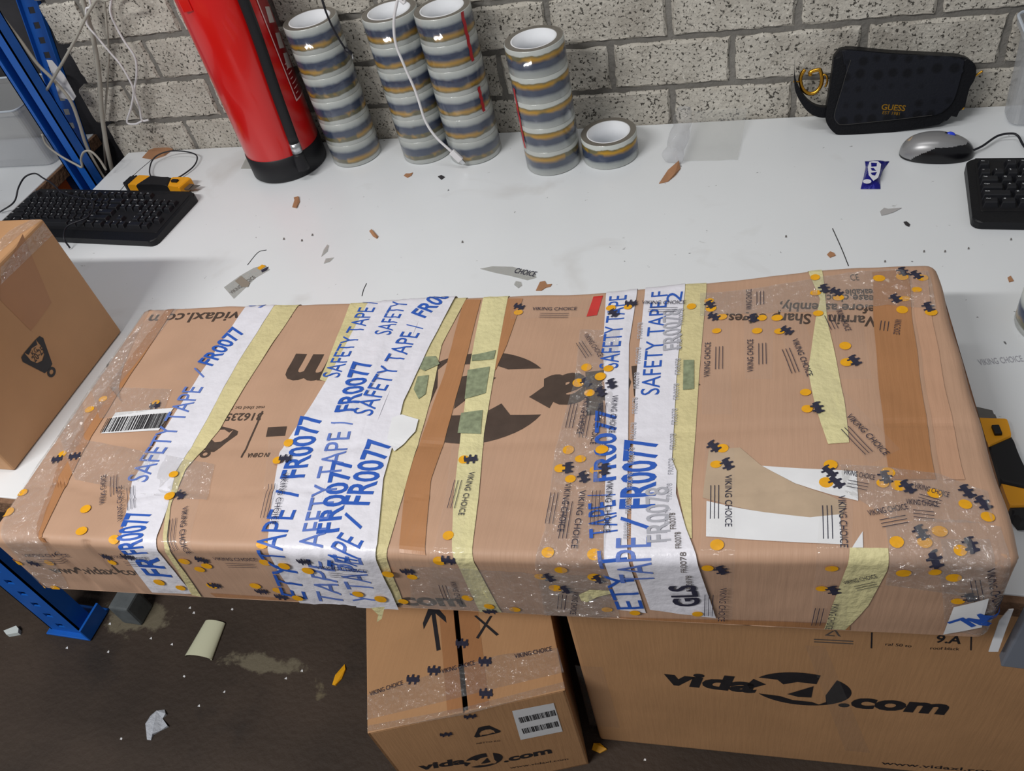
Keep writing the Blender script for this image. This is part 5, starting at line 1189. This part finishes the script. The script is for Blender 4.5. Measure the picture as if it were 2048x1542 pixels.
scrap('dark_crumb', 'dark crumb on the table left of the right keyboard', [(1807, 445), (1813, 444), (1820, 450), (1818, 454), (1811, 451)], DKS)
for px in ((1890, 503), (1937, 497), (1770, 523), (625, 470), (604, 481), (568, 478), (925, 484), (1572, 473), (2022, 479), (1848, 503)):
    u, v = px; scrap('crumb', 'tiny dark crumb on the white table', [(u-2, v+2), (u-1, v-2), (u+1, v-2), (u+2, v+2)], mat('grey_crumb', srgb(112, 108, 106), 0.8), th=0.0006, group='crumbs on the white table', cat='crumb')
tw = tag(part('tape_imprint', *txt(TBF, 'VIKING CHOICE', (1960, 730), (2048, 722), 0.011, -0.0004), FADEINK), 'grey wording left by tape stuck on the table beside the carton', 'wording')
# floor
F0 = -TZ
sh = []
A_, B_ = bz(398, 1318, F0), bz(432, 1246, F0); axd = (B_-A_); La = axd.length; axd.normalize(); sdv = Vector((-axd.y, axd.x, 0))
v, f = [], []
for i in range(9):
    for j in range(11):
        a = math.radians(-30+j*21); r_ = 0.030-0.012*i/8*0.6
        v.append(A_+axd*(La*i/8)+sdv*(-r_*math.cos(a)*1.2)+Vector((0, 0, 0.001+r_*0.55*max(0, math.sin(a))+0.001)))
for i in range(8):
    for j in range(10): f.append((i*11+j, i*11+j+1, (i+1)*11+j+1, (i+1)*11+j))
tag(part('curled_tape_piece', v, f, mat('cream_backing_paper', srgb(206, 206, 178), 0.5, 0.4), smooth=True), 'curled piece of cream tape lying on the dark floor', 'tape piece')
WF = mat('grey_foil_scrap', srgb(176, 180, 188), 0.5, 0.5, bump=0.4, bscale=120)
scrap('plastic_scrap', 'crumpled grey plastic scrap on the dark floor', [(295, 1480), (294, 1450), (302, 1432), (316, 1424), (330, 1420), (334, 1430), (326, 1438), (338, 1454), (322, 1462), (308, 1470), (303, 1481)], WF, F0, 0.002, curl=0.005)
scrap('amber_scrap', 'amber sliver on the floor beside the small carton', [(665, 1370), (672, 1352), (690, 1329), (692, 1340), (684, 1358), (672, 1372)], YELINK, F0, 0.002, curl=0.003)
scrap('amber_scrap', 'amber scrap on the floor in front of the two cartons', [(1184, 1500), (1188, 1488), (1200, 1487), (1214, 1500), (1200, 1507)], YELINK, F0, 0.002, curl=0.003)
scrap('foam_piece', 'white foam piece on the floor beside the blue rack foot', [(13, 1266), (38, 1256), (43, 1262), (42, 1270), (19, 1274)], mat('white_foam', srgb(206, 214, 214), 0.8), F0, 0.012)
for u, v in ((380, 1216), (388, 1226), (465, 1219), (302, 1277), (344, 1289), (217, 1304), (369, 1353), (604, 1342), (449, 1384), (243, 1478), (398, 1412), (572, 1357), (134, 1296), (220, 1248), (1290, 1520)):
    scrap('paper_speck', 'tiny white paper speck on the dark floor', [(u-3, v+1), (u-1+(u % 3), v-3), (u+2, v-2+(v % 2)), (u+2-(u % 2), v+2)], PAPER, F0, 0.0004, group='paper specks on the floor', cat='speck')
